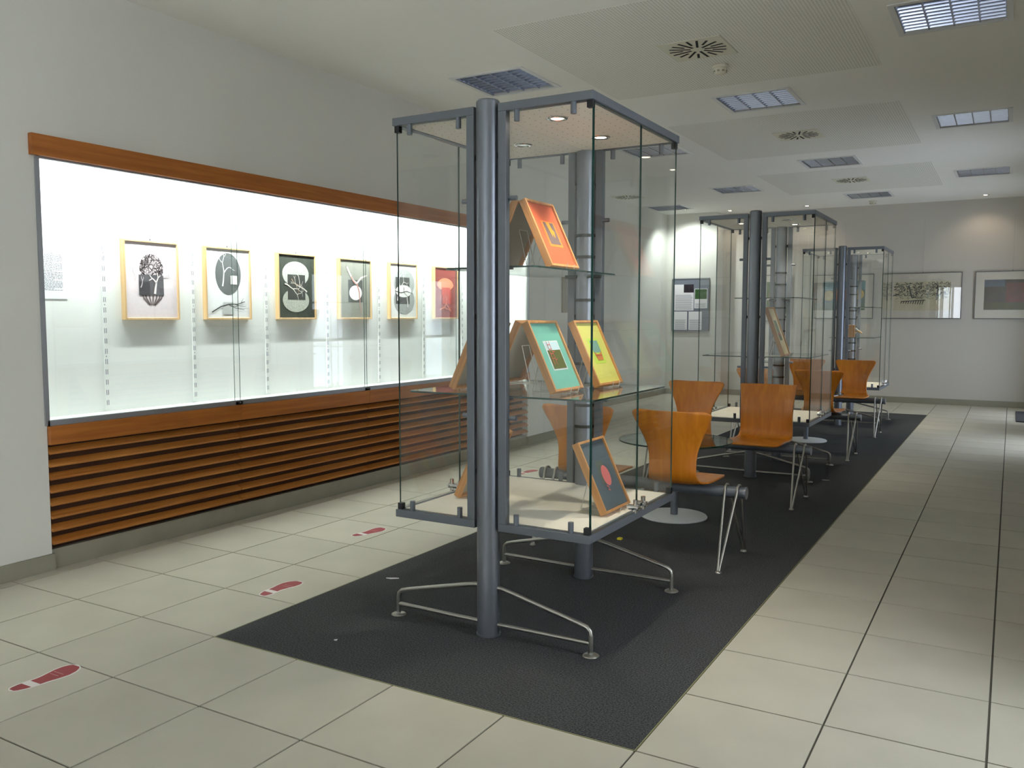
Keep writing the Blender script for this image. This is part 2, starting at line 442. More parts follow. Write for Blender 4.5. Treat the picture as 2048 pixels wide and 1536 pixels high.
# ------------------------------------------------------------------ setting: ceiling with openings for the lamps
LH = 0.305
def cmpY(y): return y if y < 13 else y - (y - 13) * 0.16
LAMPS = [(-3.64, 6.16), (-3.64, 9.53), (-3.64, 12.95), (-2.01, 7.78), (-2.01, 11.25), (-2.01, cmpY(14.85)),
         (-0.405, 6.16), (-0.405, 9.48), (-0.405, 12.98), (-5.27, cmpY(14.8))]
def grid_slab(name, x0, x1, y0, y1, z0, z1, holes, m):
    xs = sorted({x0, x1} | {q for h in holes for q in (h[0], h[1])}); ys = sorted({y0, y1} | {q for h in holes for q in (h[2], h[3])})
    b = MB()
    for i in range(len(xs) - 1):
        for j in range(len(ys) - 1):
            cx, cy = (xs[i] + xs[i + 1]) / 2, (ys[j] + ys[j + 1]) / 2
            if any(h[0] < cx < h[1] and h[2] < cy < h[3] for h in holes): continue
            b.box(xs[i], xs[i + 1], ys[j], ys[j + 1], z0, z1)
    return b.build(name, m)
holes = [(x - LH, x + LH, y - LH, y + LH) for x, y in LAMPS]
ceiling = tag(grid_slab('ceiling', XLL - 0.2, XR + 0.45, YF - 0.2, YB + 0.2, ZC, ZC + 0.12, holes, M_CEIL), kind='structure')
for (cx, cy) in ((-2.0, 6.08), (-2.0, 9.45), (-2.0, 12.9)):
    o = MB().box(-1.07, 1.07, -1.07, 1.07, -0.002, 0.0).build('perforated_panel', M_PERF, ceiling, (cx, cy, ZC))

# ------------------------------------------------------------------ wall showcases
def wall_showcase(label, xin, sgn, y0, y1, lit):
    """built-in glazed showcase: local x grows out of the room, towards the back panel"""
    t = thing('wall_showcase', label, 'display case', (xin, (y0 + y1) / 2, 0), (0, 0, 0))
    L = (y1 - y0); h = L / 2
    def bx(name, d0, d1, ya, yb, z0, z1, m, par=t):
        a, c = sgn * d0, sgn * d1
        return box(name, min(a, c), max(a, c), ya, yb, z0, z1, m, par)
    bx('fascia', -0.035, 0.0, -h - 0.04, h + 0.04, 2.335, 2.45, M_WOOD_Y)
    bx('fascia_core', 0.0, 0.03, -h, h, 2.325, 2.45, M_ALU)
    bx('back_panel', DEP, DEP + 0.02, -h, h, ZO0, 2.45, M_WHITE)
    bx('side_panel', 0.0, DEP, -h - 0.0, -h + 0.018, ZO0, 2.45, M_WHITE)
    bx('side_panel', 0.0, DEP, h - 0.018, h, ZO0, 2.45, M_WHITE)
    bx('top_panel', 0.03, DEP, -h + 0.018, h - 0.018, 2.43, 2.45, M_WHITE)
    bx('shelf_floor', 0.0, DEP, -h + 0.018, h - 0.018, ZO0 - 0.02, ZO0 + 0.008, M_WHITE)
    bx('sill_rail', -0.012, 0.02, -h, h, ZO0, ZO0 + 0.03, M_ALU)
    bx('side_rail', -0.012, 0.0, -h - 0.012, -h + 0.012, ZO0, 2.33, M_ALU)
    bx('side_rail', -0.012, 0.0, h - 0.012, h + 0.012, ZO0, 2.33, M_ALU)
    bx('lower_back', 0.07, 0.09, -h, h, 0.0, ZO0 - 0.02, mat('slat_shade_brown', rgb(74, 44, 24), 0.8, var=0.1))  # backing coloured dark brown to stand for the shade between the slats
    bx('plinth', 0.01, 0.05, -h, h, 0.0, 0.115, M_SKIRT)
    n = 4; pw = L / n
    for k in range(n):
        ya, yb = -h + k * pw, -h + (k + 1) * pw
        bevel(bx('board', -0.03, 0.0, ya + 0.001, yb - 0.001, 0.722, ZO0 - 0.002, M_WOOD_Y), 0.002)
        # alternate panes slide on two tracks
        dx = 0.004 if k % 2 == 0 else 0.014
        a, c = sgn * (dx - 0.002), sgn * (dx + 0.004)
        pane('glass_pane', min(a, c), max(a, c), ya - (0.02 if k else -0.012), yb + (0.02 if k < n - 1 else -0.012), ZO0 + 0.012, 2.33, t, M_GLASSW)
        if k:
            lk = MB(); lk.box(-0.03 if sgn < 0 else -0.012, 0.012 if sgn < 0 else 0.03, ya - 0.035, ya + 0.03, ZO0 + 0.0, ZO0 + 0.022); lk.cyl((-sgn * 0.012, ya - 0.01, ZO0 + 0.012), (-sgn * 0.04, ya - 0.01, ZO0 + 0.012), 0.008, 10)
            lk.build('lock', M_DARKGAP, t)
        # louvre slats, tilted so that the upper face looks up and out
        for q in range(8):
            zc = 0.685 - q * 0.0745
            oy = 0.004 * ((k * 7 + q * 3) % 3 - 1)
            tl = math.radians(32)
            ax = Vector((-sgn * math.cos(tl), 0, -math.sin(tl))); az = Vector((-sgn * math.sin(tl), 0, math.cos(tl)))
            sl = MB().obox((sgn * (0.012 + 0.001 * (k % 2)), (ya + yb) / 2, zc), ax, (0, 1, 0), az, 0.027, pw / 2 - 0.003, 0.008)
            bevel(sl.build('slat', M_SLAT, t), 0.003)
    # slotted standards on the back panel
    st = 0.689; y = -h + (3.45 - UL0)
    while y < h - 0.05:
        s_ = bx('slotted_standard', DEP - 0.008, DEP, y - 0.013, y + 0.013, ZO0 + 0.02, 2.40, M_WHITE)
        m_ = MB(); z = ZO0 + 0.05; c_ = 0
        a, c = sgn * (DEP - 0.0086), sgn * (DEP - 0.0079)
        while z < 2.36:
            for e in (-0.006, 0.006): m_.box(min(a, c), max(a, c), y + e - 0.0022, y + e + 0.0022, z, z + 0.032)
            c_ += 1; z += 0.066
            if c_ % 5 == 0: m_.box(min(a, c), max(a, c), y - 0.003, y + 0.003, z - 0.020, z - 0.013)
        tag(m_.build('slots', M_INK, s_), kind='stuff')
        y += st
    for k in range(n):
        ya, yb = -h + k * pw + 0.05, -h + (k + 1) * pw - 0.05
        MB().cyl((sgn * 0.075, ya, 2.405), (sgn * 0.075, yb, 2.405), 0.013, 12).build('fluorescent_tube', M_TUBEON if lit else M_TUBE, t)
        if lit:
            d = bpy.data.lights.new('showcase_light', 'AREA'); d.shape = 'RECTANGLE'; d.size = 0.03; d.size_y = yb - ya
            d.energy = E_TUBE; d.color = (0.93, 1.0, 0.97)
            lo = bpy.data.objects.new('showcase_light', d); COL.objects.link(lo); lo.parent = t
            lo.location = (sgn * 0.075, (ya + yb) / 2, 2.388); lo.rotation_euler = (0, math.radians(38) * -sgn, 0)
    return t
wall_showcase('long brightly lit glazed wall showcase with six hanging prints above cherry wood louvres', XL, -1, UL0, UL1, True)
wall_showcase('long unlit glazed wall showcase with wood fascia on the right-hand wall', XR, 1, UR0, UR1, False)

# ------------------------------------------------------------------ pictures
def ribbon(pts, w0, w1):
    v = []; n = len(pts)
    for i in range(n):
        p = pts[i]; a = pts[max(i - 1, 0)]; c = pts[min(i + 1, n - 1)]
        dx, dy = c[0] - a[0], c[1] - a[1]; l = math.hypot(dx, dy) or 1
        w = w0 + (w1 - w0) * i / (n - 1)
        v.append((p[0] - dy / l * w / 2, p[1] + dx / l * w / 2)); v.append((p[0] + dy / l * w / 2, p[1] - dx / l * w / 2))
    return v, [(2 * i, 2 * i + 1, 2 * i + 3, 2 * i + 2) for i in range(n - 1)]
def grow(rng, x, y, ang, ln, w, depth, out, spread=0.7):
    pts = [(x, y)]
    for k in range(4):
        ang += rng.uniform(-0.28, 0.28); x += math.cos(ang) * ln / 4; y += math.sin(ang) * ln / 4; pts.append((x, y))
    out.append((pts, w, w * 0.65))
    if depth:
        for s in (-1, 1):
            if rng.random() < 0.9: grow(rng, x, y, ang + s * rng.uniform(0.3, spread), ln * rng.uniform(0.55, 0.8), w * 0.65, depth - 1, out, spread)
def tree_shape(seed, x, y, ang, ln, w, depth, spread=0.7):
    out = []; grow(random.Random(seed), x, y, ang, ln, w, depth, out, spread); return ('ribbons', out)
def ell(cx, cy, rx, ry, a0=0, a1=360, n=36): return ('poly', [(cx + rx * math.cos(math.radians(a0 + (a1 - a0) * k / n)), cy + ry * math.sin(math.radians(a0 + (a1 - a0) * k / n))) for k in range(n if a1 - a0 >= 360 else n + 1)])
def rect(x0, x1, y0, y1): return ('poly', [(x0, y0), (x1, y0), (x1, y1), (x0, y1)])
def lines(*segs, w=0.01): return ('ribbons', [([a, ((a[0] + c[0]) / 2, (a[1] + c[1]) / 2), c], w, w) for a, c in segs])
cm = {}
def ink(r, g, b, var=0.0, scale=60):
    k = (r, g, b, var)
    if k not in cm: cm[k] = mat('ink_%d_%d_%d_%d' % (r, g, b, int(var * 100)), rgb(r, g, b), 0.75, var=var, scale=scale, spec=0.2)
    return cm[k]
def picture(name, label, cat, w, h, dep, bw, fm, paper, art, loc, rot, group=None, glazed=False, mat_in=None, wires=0.0, back=True):
    """upright picture: local x along its width, z up, the face looks along local -y, origin at the middle of the bottom back edge"""
    t = thing(name, label, cat, loc, rot, group)
    b = MB()
    for (x0, x1, z0, z1) in ((-w / 2, -w / 2 + bw, 0, h), (w / 2 - bw, w / 2, 0, h), (-w / 2 + bw, w / 2 - bw, 0, bw), (-w / 2 + bw, w / 2 - bw, h - bw, h)):
        b.box(x0, x1, -dep, 0, z0, z1)
    bevel(b.build('frame', fm, t), 0.0012, 1)
    yp = -dep + 0.010
    box('backing', -w / 2 + bw, w / 2 - bw, yp + 0.001, yp + 0.005, bw, h - bw, M_BACKB, t)
    box('paper', -w / 2 + bw, w / 2 - bw, yp, yp + 0.001, bw, h - bw, paper, t)
    iw, ih = w - 2 * bw, h - 2 * bw
    for i, (nm, m, shp) in enumerate(art):
        y = yp - 0.0007 * (i + 1)
        to = lambda p: (-w / 2 + bw + p[0] * iw, y, bw + p[1] * ih)
        v = []; f = []
        if shp[0] == 'poly':
            v = [to(p) for p in shp[1]]; f = [tuple(range(len(v)))]
        else:
            asp = iw / ih
            for pts, w0, w1 in shp[1]:
                # widths in parts of the picture width, kept even in both directions
                rv, rf = ribbon([(p[0], p[1] / asp) for p in pts], w0, w1)
                n0 = len(v); v += [to((p[0], p[1] * asp)) for p in rv]; f += [tuple(q + n0 for q in ff) for ff in rf]
        mesh_obj(nm, v, f, m, t)
    if glazed: pane('glazing', -w / 2 + bw, w / 2 - bw, yp - 0.008, yp - 0.006, bw, h - bw, t, M_GLASSW)
    if wires:
        b = MB()
        b.tube([(0, -dep / 2, h - 0.002), (0, -dep / 2, h + wires)], 0.0012, 5)
        b.build('hanging_wire', M_ALU, t)
        MB().cyl((0, -dep * 0.6, h - 0.001), (0, -dep * 0.6, h + 0.012), 0.004, 8).build('hook', M_DARKGAP, t)
    return t
W1, H1 = 0.425, 0.525
def tangle(seed, cx, cy, rx, ry, n):
    rng = random.Random(seed); out = []
    for k in range(n):
        a = rng.uniform(0, 2 * PI); b_ = a + rng.uniform(0.5, 2.4)
        m_ = rng.uniform(-0.7, 0.95); c = (a + b_) / 2 + rng.uniform(-0.3, 0.3)
        p, q, r_ = (math.cos(a), math.sin(a)), (m_ * math.cos(c), m_ * math.sin(c)), (math.cos(b_), math.sin(b_))
        pts = [((1 - t) ** 2 * p[0] + 2 * t * (1 - t) * q[0] + t * t * r_[0], (1 - t) ** 2 * p[1] + 2 * t * (1 - t) * q[1] + t * t * r_[1]) for t in (0, 0.25, 0.5, 0.75, 1)]
        out.append(([(cx + x * rx, cy + y * ry) for x, y in pts], rng.uniform(0.006, 0.014), 0.005))
    return ('ribbons', out)
XP = XL - DEP
shade_d = ink(92, 94, 96, 0.12); blk = ink(58, 60, 60, 0.15); pale = ink(184, 187, 180, 0.22, 70); whi = ink(236, 236, 232)
P = []
P.append(('framed print of a branch tangle over a dark square on pinkish paper in lit showcase', ink(222, 212, 216, 0.03), [
    ('print_tangle', ink(96, 88, 92, 0.2), tangle(17, 0.5, 0.66, 0.23, 0.19, 64)),
    ('print_root', ink(104, 92, 92, 0.2), ('ribbons', [([(0.5 + d, 0.34), (0.5 + d * 0.8, 0.26), (0.5 + d * 0.25, 0.17)], 0.035, 0.02) for d in (-0.2, -0.14, -0.06, 0.02, 0.1, 0.17, 0.22)])),
    ('print_square', ink(92, 90, 94, 0.1), rect(0.25, 0.73, 0.30, 0.57)),
    ('print_dark_square', ink(66, 65, 68, 0.1), rect(0.25, 0.46, 0.30, 0.48)),
    ('print_tree', ink(226, 220, 220), tree_shape(3, 0.55, 0.32, 1.5, 0.15, 0.045, 2, 0.8)),
    ('print_twig', ink(190, 182, 186), ('ribbons', tree_shape(5, 0.28, 0.40, 0.9, 0.10, 0.02, 1)[1] + tree_shape(9, 0.72, 0.55, 0.3, 0.10, 0.02, 1)[1] + tree_shape(8, 0.2, 0.52, 2.2, 0.10, 0.014, 2)[1]))]))
P.append(('framed print of a grey oval with white branch above a dark twig in lit showcase', ink(228, 230, 230, 0.02), [
    ('print_oval', ink(100, 104, 104, 0.15), ell(0.5, 0.64, 0.30, 0.305)),
    ('print_branch', ink(226, 228, 226), tree_shape(21, 0.36, 0.46, 1.45, 0.20, 0.035, 3, 0.8)),
    ('print_card', ink(222, 224, 218), rect(0.55, 0.71, 0.49, 0.62)),
    ('print_square', ink(186, 188, 186, 0.05), rect(0.36, 0.60, 0.05, 0.23)),
    ('print_twig', blk, ('ribbons', [([(0.1, 0.08), (0.3, 0.16), (0.5, 0.2), (0.7, 0.2), (0.88, 0.24)], 0.022, 0.014), ([(0.5, 0.19), (0.66, 0.14), (0.86, 0.12)], 0.014, 0.008), ([(0.62, 0.2), (0.78, 0.17), (0.9, 0.17)], 0.012, 0.008), ([(0.78, 0.215), (0.84, 0.29)], 0.012, 0.006)]))]))
P.append(('framed black-green print of two pale discs and tangled branches in lit showcase', ink(62, 68, 60, 0.18), [
    ('print_disc', pale, ell(0.47, 0.70, 0.37, 0.20)), ('print_disc', ink(170, 174, 162, 0.22, 70), ell(0.47, 0.28, 0.37, 0.19)),
    ('print_square', ink(64, 66, 62, 0.1), rect(0.24, 0.73, 0.29, 0.69)),
    ('print_branch', ink(206, 204, 196), ('ribbons', tree_shape(31, 0.16, 0.54, 0.1, 0.24, 0.03, 3, 1.0)[1] + tree_shape(33, 0.78, 0.42, 2.6, 0.22, 0.03, 3, 1.0)[1])),
    ('print_twig', ink(180, 160, 140), tree_shape(35, 0.35, 0.62, -0.9, 0.15, 0.018, 2, 0.9))]))
P.append(('framed grey print of a white disc under a forked branch in lit showcase', ink(146, 148, 138, 0.04), [
    ('print_square', ink(86, 88, 84, 0.1), rect(0.26, 0.74, 0.27, 0.66)), ('print_disc', whi, ell(0.50, 0.435, 0.21, 0.128)),
    ('print_branch', ink(222, 214, 208), ('ribbons', [([(0.22, 0.88), (0.3, 0.78), (0.42, 0.65), (0.54, 0.6)], 0.04, 0.05), ([(0.54, 0.6), (0.68, 0.7), (0.88, 0.75)], 0.05, 0.03)])),
    ('print_pink_twig', ink(190, 140, 132), ('ribbons', [([(0.54, 0.6), (0.62, 0.45), (0.64, 0.25), (0.68, 0.08)], 0.04, 0.012), ([(0.36, 0.72), (0.42, 0.64), (0.5, 0.6)], 0.03, 0.03)]))]))
P.append(('framed white print of grey ovals, black square and white branches in lit showcase', ink(228, 230, 228, 0.02), [
    ('print_oval', ink(168, 172, 170, 0.12, 120), ell(0.53, 0.65, 0.40, 0.27)), ('print_oval', ink(160, 164, 162, 0.12, 120), ell(0.53, 0.33, 0.40, 0.26)),
    ('print_square', ink(74, 76, 76, 0.1), rect(0.2, 0.74, 0.26, 0.76)), ('print_oval', whi, ell(0.50, 0.50, 0.30, 0.115)),
    ('print_branch', ink(228, 228, 226), ('ribbons', tree_shape(41, 0.26, 0.32, 1.4, 0.26, 0.035, 3, 0.8)[1] + tree_shape(44, 0.66, 0.2, 1.7, 0.2, 0.03, 2, 0.8)[1])),
    ('print_twig', ink(80, 80, 80), ('ribbons', [([(0.16, 0.5), (0.4, 0.47), (0.62, 0.5), (0.84, 0.46)], 0.02, 0.012), ([(0.5, 0.58), (0.52, 0.47), (0.66, 0.4)], 0.014, 0.01)]))]))
P.append(('framed dark red print of an orange half disc and twigs in lit showcase', ink(140, 62, 56, 0.08), [
    ('print_square', ink(192, 74, 60, 0.08), rect(0.34, 0.72, 0.28, 0.66)),
    ('print_half_disc', ink(240, 140, 106), ell(0.46, 0.64, 0.36, 0.16, 0, 180)),
    ('print_half_disc', ink(240, 140, 106), ('poly', [(0.10, 0.64), (0.82, 0.64), (0.70, 0.575), (0.22, 0.575)])),
    ('print_square', ink(196, 76, 62, 0.08), rect(0.30, 0.66, 0.45, 0.61)),
    ('print_twig', ink(222, 128, 100), ('ribbons', tree_shape(51, 0.2, 0.16, 0.4, 0.24, 0.03, 2, 1.0)[1] + tree_shape(52, 0.7, 0.14, 2.4, 0.25, 0.03, 2, 1.0)[1] + tree_shape(55, 0.2, 0.36, 1.0, 0.08, 0.02, 1, 1.0)[1]))]))
for k, (lab, paper, art) in enumerate(P):
    yc = (3.575, 4.227, 4.928, 5.643, 6.33, 7.042)[k] + W1 / 2
    picture('framed_print', lab, 'picture', W1, H1, 0.038, 0.013, M_FRAMEW, paper, art, (XP + 0.0015, yc, 1.427), (0, 0, PI / 2), 'framed prints hanging in the lit wall showcase', wires=0.42)

# text sheet at the end of the lit showcase
def sheet(name, label, w, h, loc, rot, rows, head=True):
    t = thing(name, label, 'paper', loc, rot)
    box('page', -w / 2, w / 2, -0.002, 0, 0, h, M_PAPER, t)
    b = MB(); rng = random.Random(4); n = rows
    for k in range(n):
        z = h * 0.86 - k * h * 0.72 / n; x = -w * 0.36; end = w * (0.36 if k % 7 else 0.1)
        while x < end:
            l = rng.uniform(0.006, 0.02); b.box(x, min(x + l, end), -0.0026, -0.002, z, z + h * 0.72 / n * 0.38); x += l + 0.005
    tag(b.build('printed_lines', M_INK, t), kind='stuff')
    return t
sheet('text_sheet', 'white sheet of printed text inside the lit wall showcase', 0.215, 0.315, (XP + 0.002, 3.10, 1.555), (0, 0, PI / 2), 30)

# ------------------------------------------------------------------ louvred ceiling lamps
def lamp_proto():
    t = thing('ceiling_light', 'x', 'ceiling light')
    b = MB(); r = LH
    for (x0, x1, y0, y1) in ((-r - 0.03, -r + 0.006, -r - 0.03, r + 0.03), (r - 0.006, r + 0.03, -r - 0.03, r + 0.03), (-r + 0.006, r - 0.006, -r - 0.03, -r + 0.006), (-r + 0.006, r - 0.006, r - 0.006, r + 0.03)):
        b.box(x0, x1, y0, y1, -0.006, 0.002)
    b.build('frame', M_WHITEM, t)
    b = MB(); q = r - 0.004
    b.box(-q, q, -q, q, 0.098, 0.1); b.box(-q, -q + 0.002, -q, q, 0, 0.098); b.box(q - 0.002, q, -q, q, 0, 0.098); b.box(-q, q, -q, -q + 0.002, 0, 0.098); b.box(-q, q, q - 0.002, q, 0, 0.098)
    b.build('housing', M_WHITEM, t)
    q = r - 0.008; bay = 2 * q / 4
    for k in range(5):
        x = -q + k * bay
        MB().add([(x - 0.004, -q, 0.001), (x + 0.004, -q, 0.001), (x + 0.024, -q, 0.06), (x - 0.024, -q, 0.06), (x - 0.004, q, 0.001), (x + 0.004, q, 0.001), (x + 0.024, q, 0.06), (x - 0.024, q, 0.06)],
                 [(0, 1, 5, 4), (1, 2, 6, 5), (2, 3, 7, 6), (3, 0, 4, 7), (0, 3, 2, 1), (4, 5, 6, 7)]).build('divider', M_LOUVRE, t)
    for k in range(9):
        y = -q + (k + 0.5) * 2 * q / 9
        MB().add([(-q, y - 0.002, 0.003), (-q, y + 0.002, 0.003), (-q, y + 0.012, 0.045), (-q, y - 0.012, 0.045), (q, y - 0.002, 0.003), (q, y + 0.002, 0.003), (q, y + 0.012, 0.045), (q, y - 0.012, 0.045)],
                 [(0, 4, 5, 1), (1, 5, 6, 2), (2, 6, 7, 3), (3, 7, 4, 0), (0, 1, 2, 3), (4, 7, 6, 5)]).build('blade', M_LOUVRE, t)
    for k in range(4):
        x = -q + (k + 0.5) * bay
        MB().cyl((x, -q + 0.01, 0.07), (x, q - 0.01, 0.07), 0.008, 10).build('lamp_tube', M_TUBE, t)
    return t
LLAB = ['square louvred ceiling light between the lit wall showcase and the case of framed pictures',
        'square louvred ceiling light above the passage beside the far end of the lit wall showcase',
        'square louvred ceiling light by the open recess past the end of the left wall',
        'square louvred ceiling light between the smoke-detector vent and the next swirl vent',
        'square louvred ceiling light between two swirl vents, over the farther seating group',
        'square louvred ceiling light beside the small smoke detector at the back wall',
        'square louvred ceiling light over the bare tiled aisle, level with the smoke detector vent',
        'square louvred ceiling light over the tiled aisle, level with the middle glass case',
        'square louvred ceiling light over the tiled aisle, level with the sculpture case',
        'square louvred ceiling light above the notice board bay']
lp = None
for k, (x, y) in enumerate(LAMPS[:10]):
    if lp is None: lp = lamp_proto(); o = lp
    else: o = copy_tree(lp)
    o.location = (x, y, ZC); tag(o, LLAB[k], 'ceiling light', 'louvred ceiling lights')

# swirl vents
def vent_proto():
    t = thing('ceiling_vent', 'x', 'vent')
    r = 0.225
    b = MB(); b.box(-r, r, -r, r, -0.004, 0.0); b.build('plate', M_PLAST, t)
    n = 18
    for k in range(n):
        a = 2 * PI * k / n + 0.1
        r0, r1 = (0.05, 0.20) if k % 2 == 0 else (0.105, 0.20)
        d = Vector((math.cos(a), math.sin(a), 0)); e = Vector((-math.sin(a), math.cos(a), 0))
        MB().obox(d * (r0 + r1) / 2 + Vector((0, 0, -0.004)), d, e, (0, 0, 1), (r1 - r0) / 2, 0.0085, 0.0015).build('slot', M_SLOT, t)
    MB().lathe([(0.0, -0.008), (0.028, -0.008), (0.034, -0.004)], n=20).build('hub', M_PLAST, t)
    return t
vp = vent_proto()
VL = ['white ceiling swirl vent with black radial slots beside the larger smoke detector', 'white ceiling swirl vent with black radial slots between two louvred lights over the seating', 'white ceiling swirl vent with black slots above the sculpture case', 'swirl vent on the ceiling of the recess on the left']
for k, (x, y) in enumerate([(-2.01, 6.08), (-2.01, 9.42), (-2.01, 12.85), (-5.37, 12.9)]):
    o = vp if k == 0 else copy_tree(vp)
    o.location = (x, y, ZC - (0.002 if k < 3 else 0)); tag(o, VL[k], 'vent', 'swirl ceiling vents')
for (x, y, lab, zz) in ((-1.99, 6.56, 'round white smoke detector on the perforated ceiling panel beside a swirl vent', ZC - 0.002), (-2.05, 15.3, 'round white smoke detector on the ceiling close to the back wall', ZC)):
    t = thing('smoke_detector', lab, 'smoke detector', (x, y, zz))
    MB().lathe([(0.0, 0.0), (0.062, 0.0), (0.062, -0.012), (0.052, -0.02), (0, -0.02)], n=28).build('base', M_PLAST, t)
    MB().lathe([(0.046, -0.02), (0.05, -0.03), (0.046, -0.05), (0.034, -0.062), (0.0, -0.066)], n=28).build('sensor_head', M_PLAST, t)
    for k in range(8):
        a = PI * k / 4; MB().obox((0.046 * math.cos(a), 0.046 * math.sin(a), -0.045), (math.cos(a), math.sin(a), 0), (-math.sin(a), math.cos(a), 0), (0, 0, 1), 0.006, 0.008, 0.006).build('grille_slot', M_BACKB, t)

# halogen downlights
def spot(parent, loc, e, ang, blend=0.6, rad=0.03, col=(1.0, 0.90, 0.74), rot=(0, 0, 0)):
    d = bpy.data.lights.new('halogen_spot', 'SPOT'); d.energy = e; d.color = col; d.spot_size = math.radians(ang); d.spot_blend = blend; d.shadow_soft_size = rad
    o = bpy.data.objects.new('halogen_spot', d); COL.objects.link(o); o.location = loc; o.rotation_euler = rot
    if parent is not None: o.parent = parent
    return o
def downlight(label, x, y, z, on, e=E_WASH, ang=120, col=(1.0, 0.80, 0.58), tilt=0.0):
    t = thing('downlight', label, 'downlight', (x, y, z))
    MB().lathe([(0.03, -0.001), (0.034, -0.006), (0.05, -0.005), (0.052, 0.0)], n=28).build('ring', M_CHROME, t)
    MB().lathe([(0.0, -0.002), (0.031, -0.002)], n=24).build('bulb', M_HALO if on else M_CHROME, t)
    if on: spot(t, (0, 0, -0.03), e, ang, 0.7, 0.03, col, (tilt, 0, 0))
    return t
downlight('small halogen downlight over the framed ink landscape on the back wall', -0.44, 15.42, ZC, True, tilt=math.radians(12))
downlight('small halogen downlight over the colourful landscape on the back wall', -3.12, 15.42, ZC, True, tilt=math.radians(12))
downlight('small halogen downlight at the edge of the notice board bay', -4.45, 15.42, ZC, True, tilt=math.radians(12))

downlight('cool downlight washing the bay wall above the notice board', -5.1, 14.85, ZC, True, 75.0, 130, (0.93, 1.0, 0.97), math.radians(16))

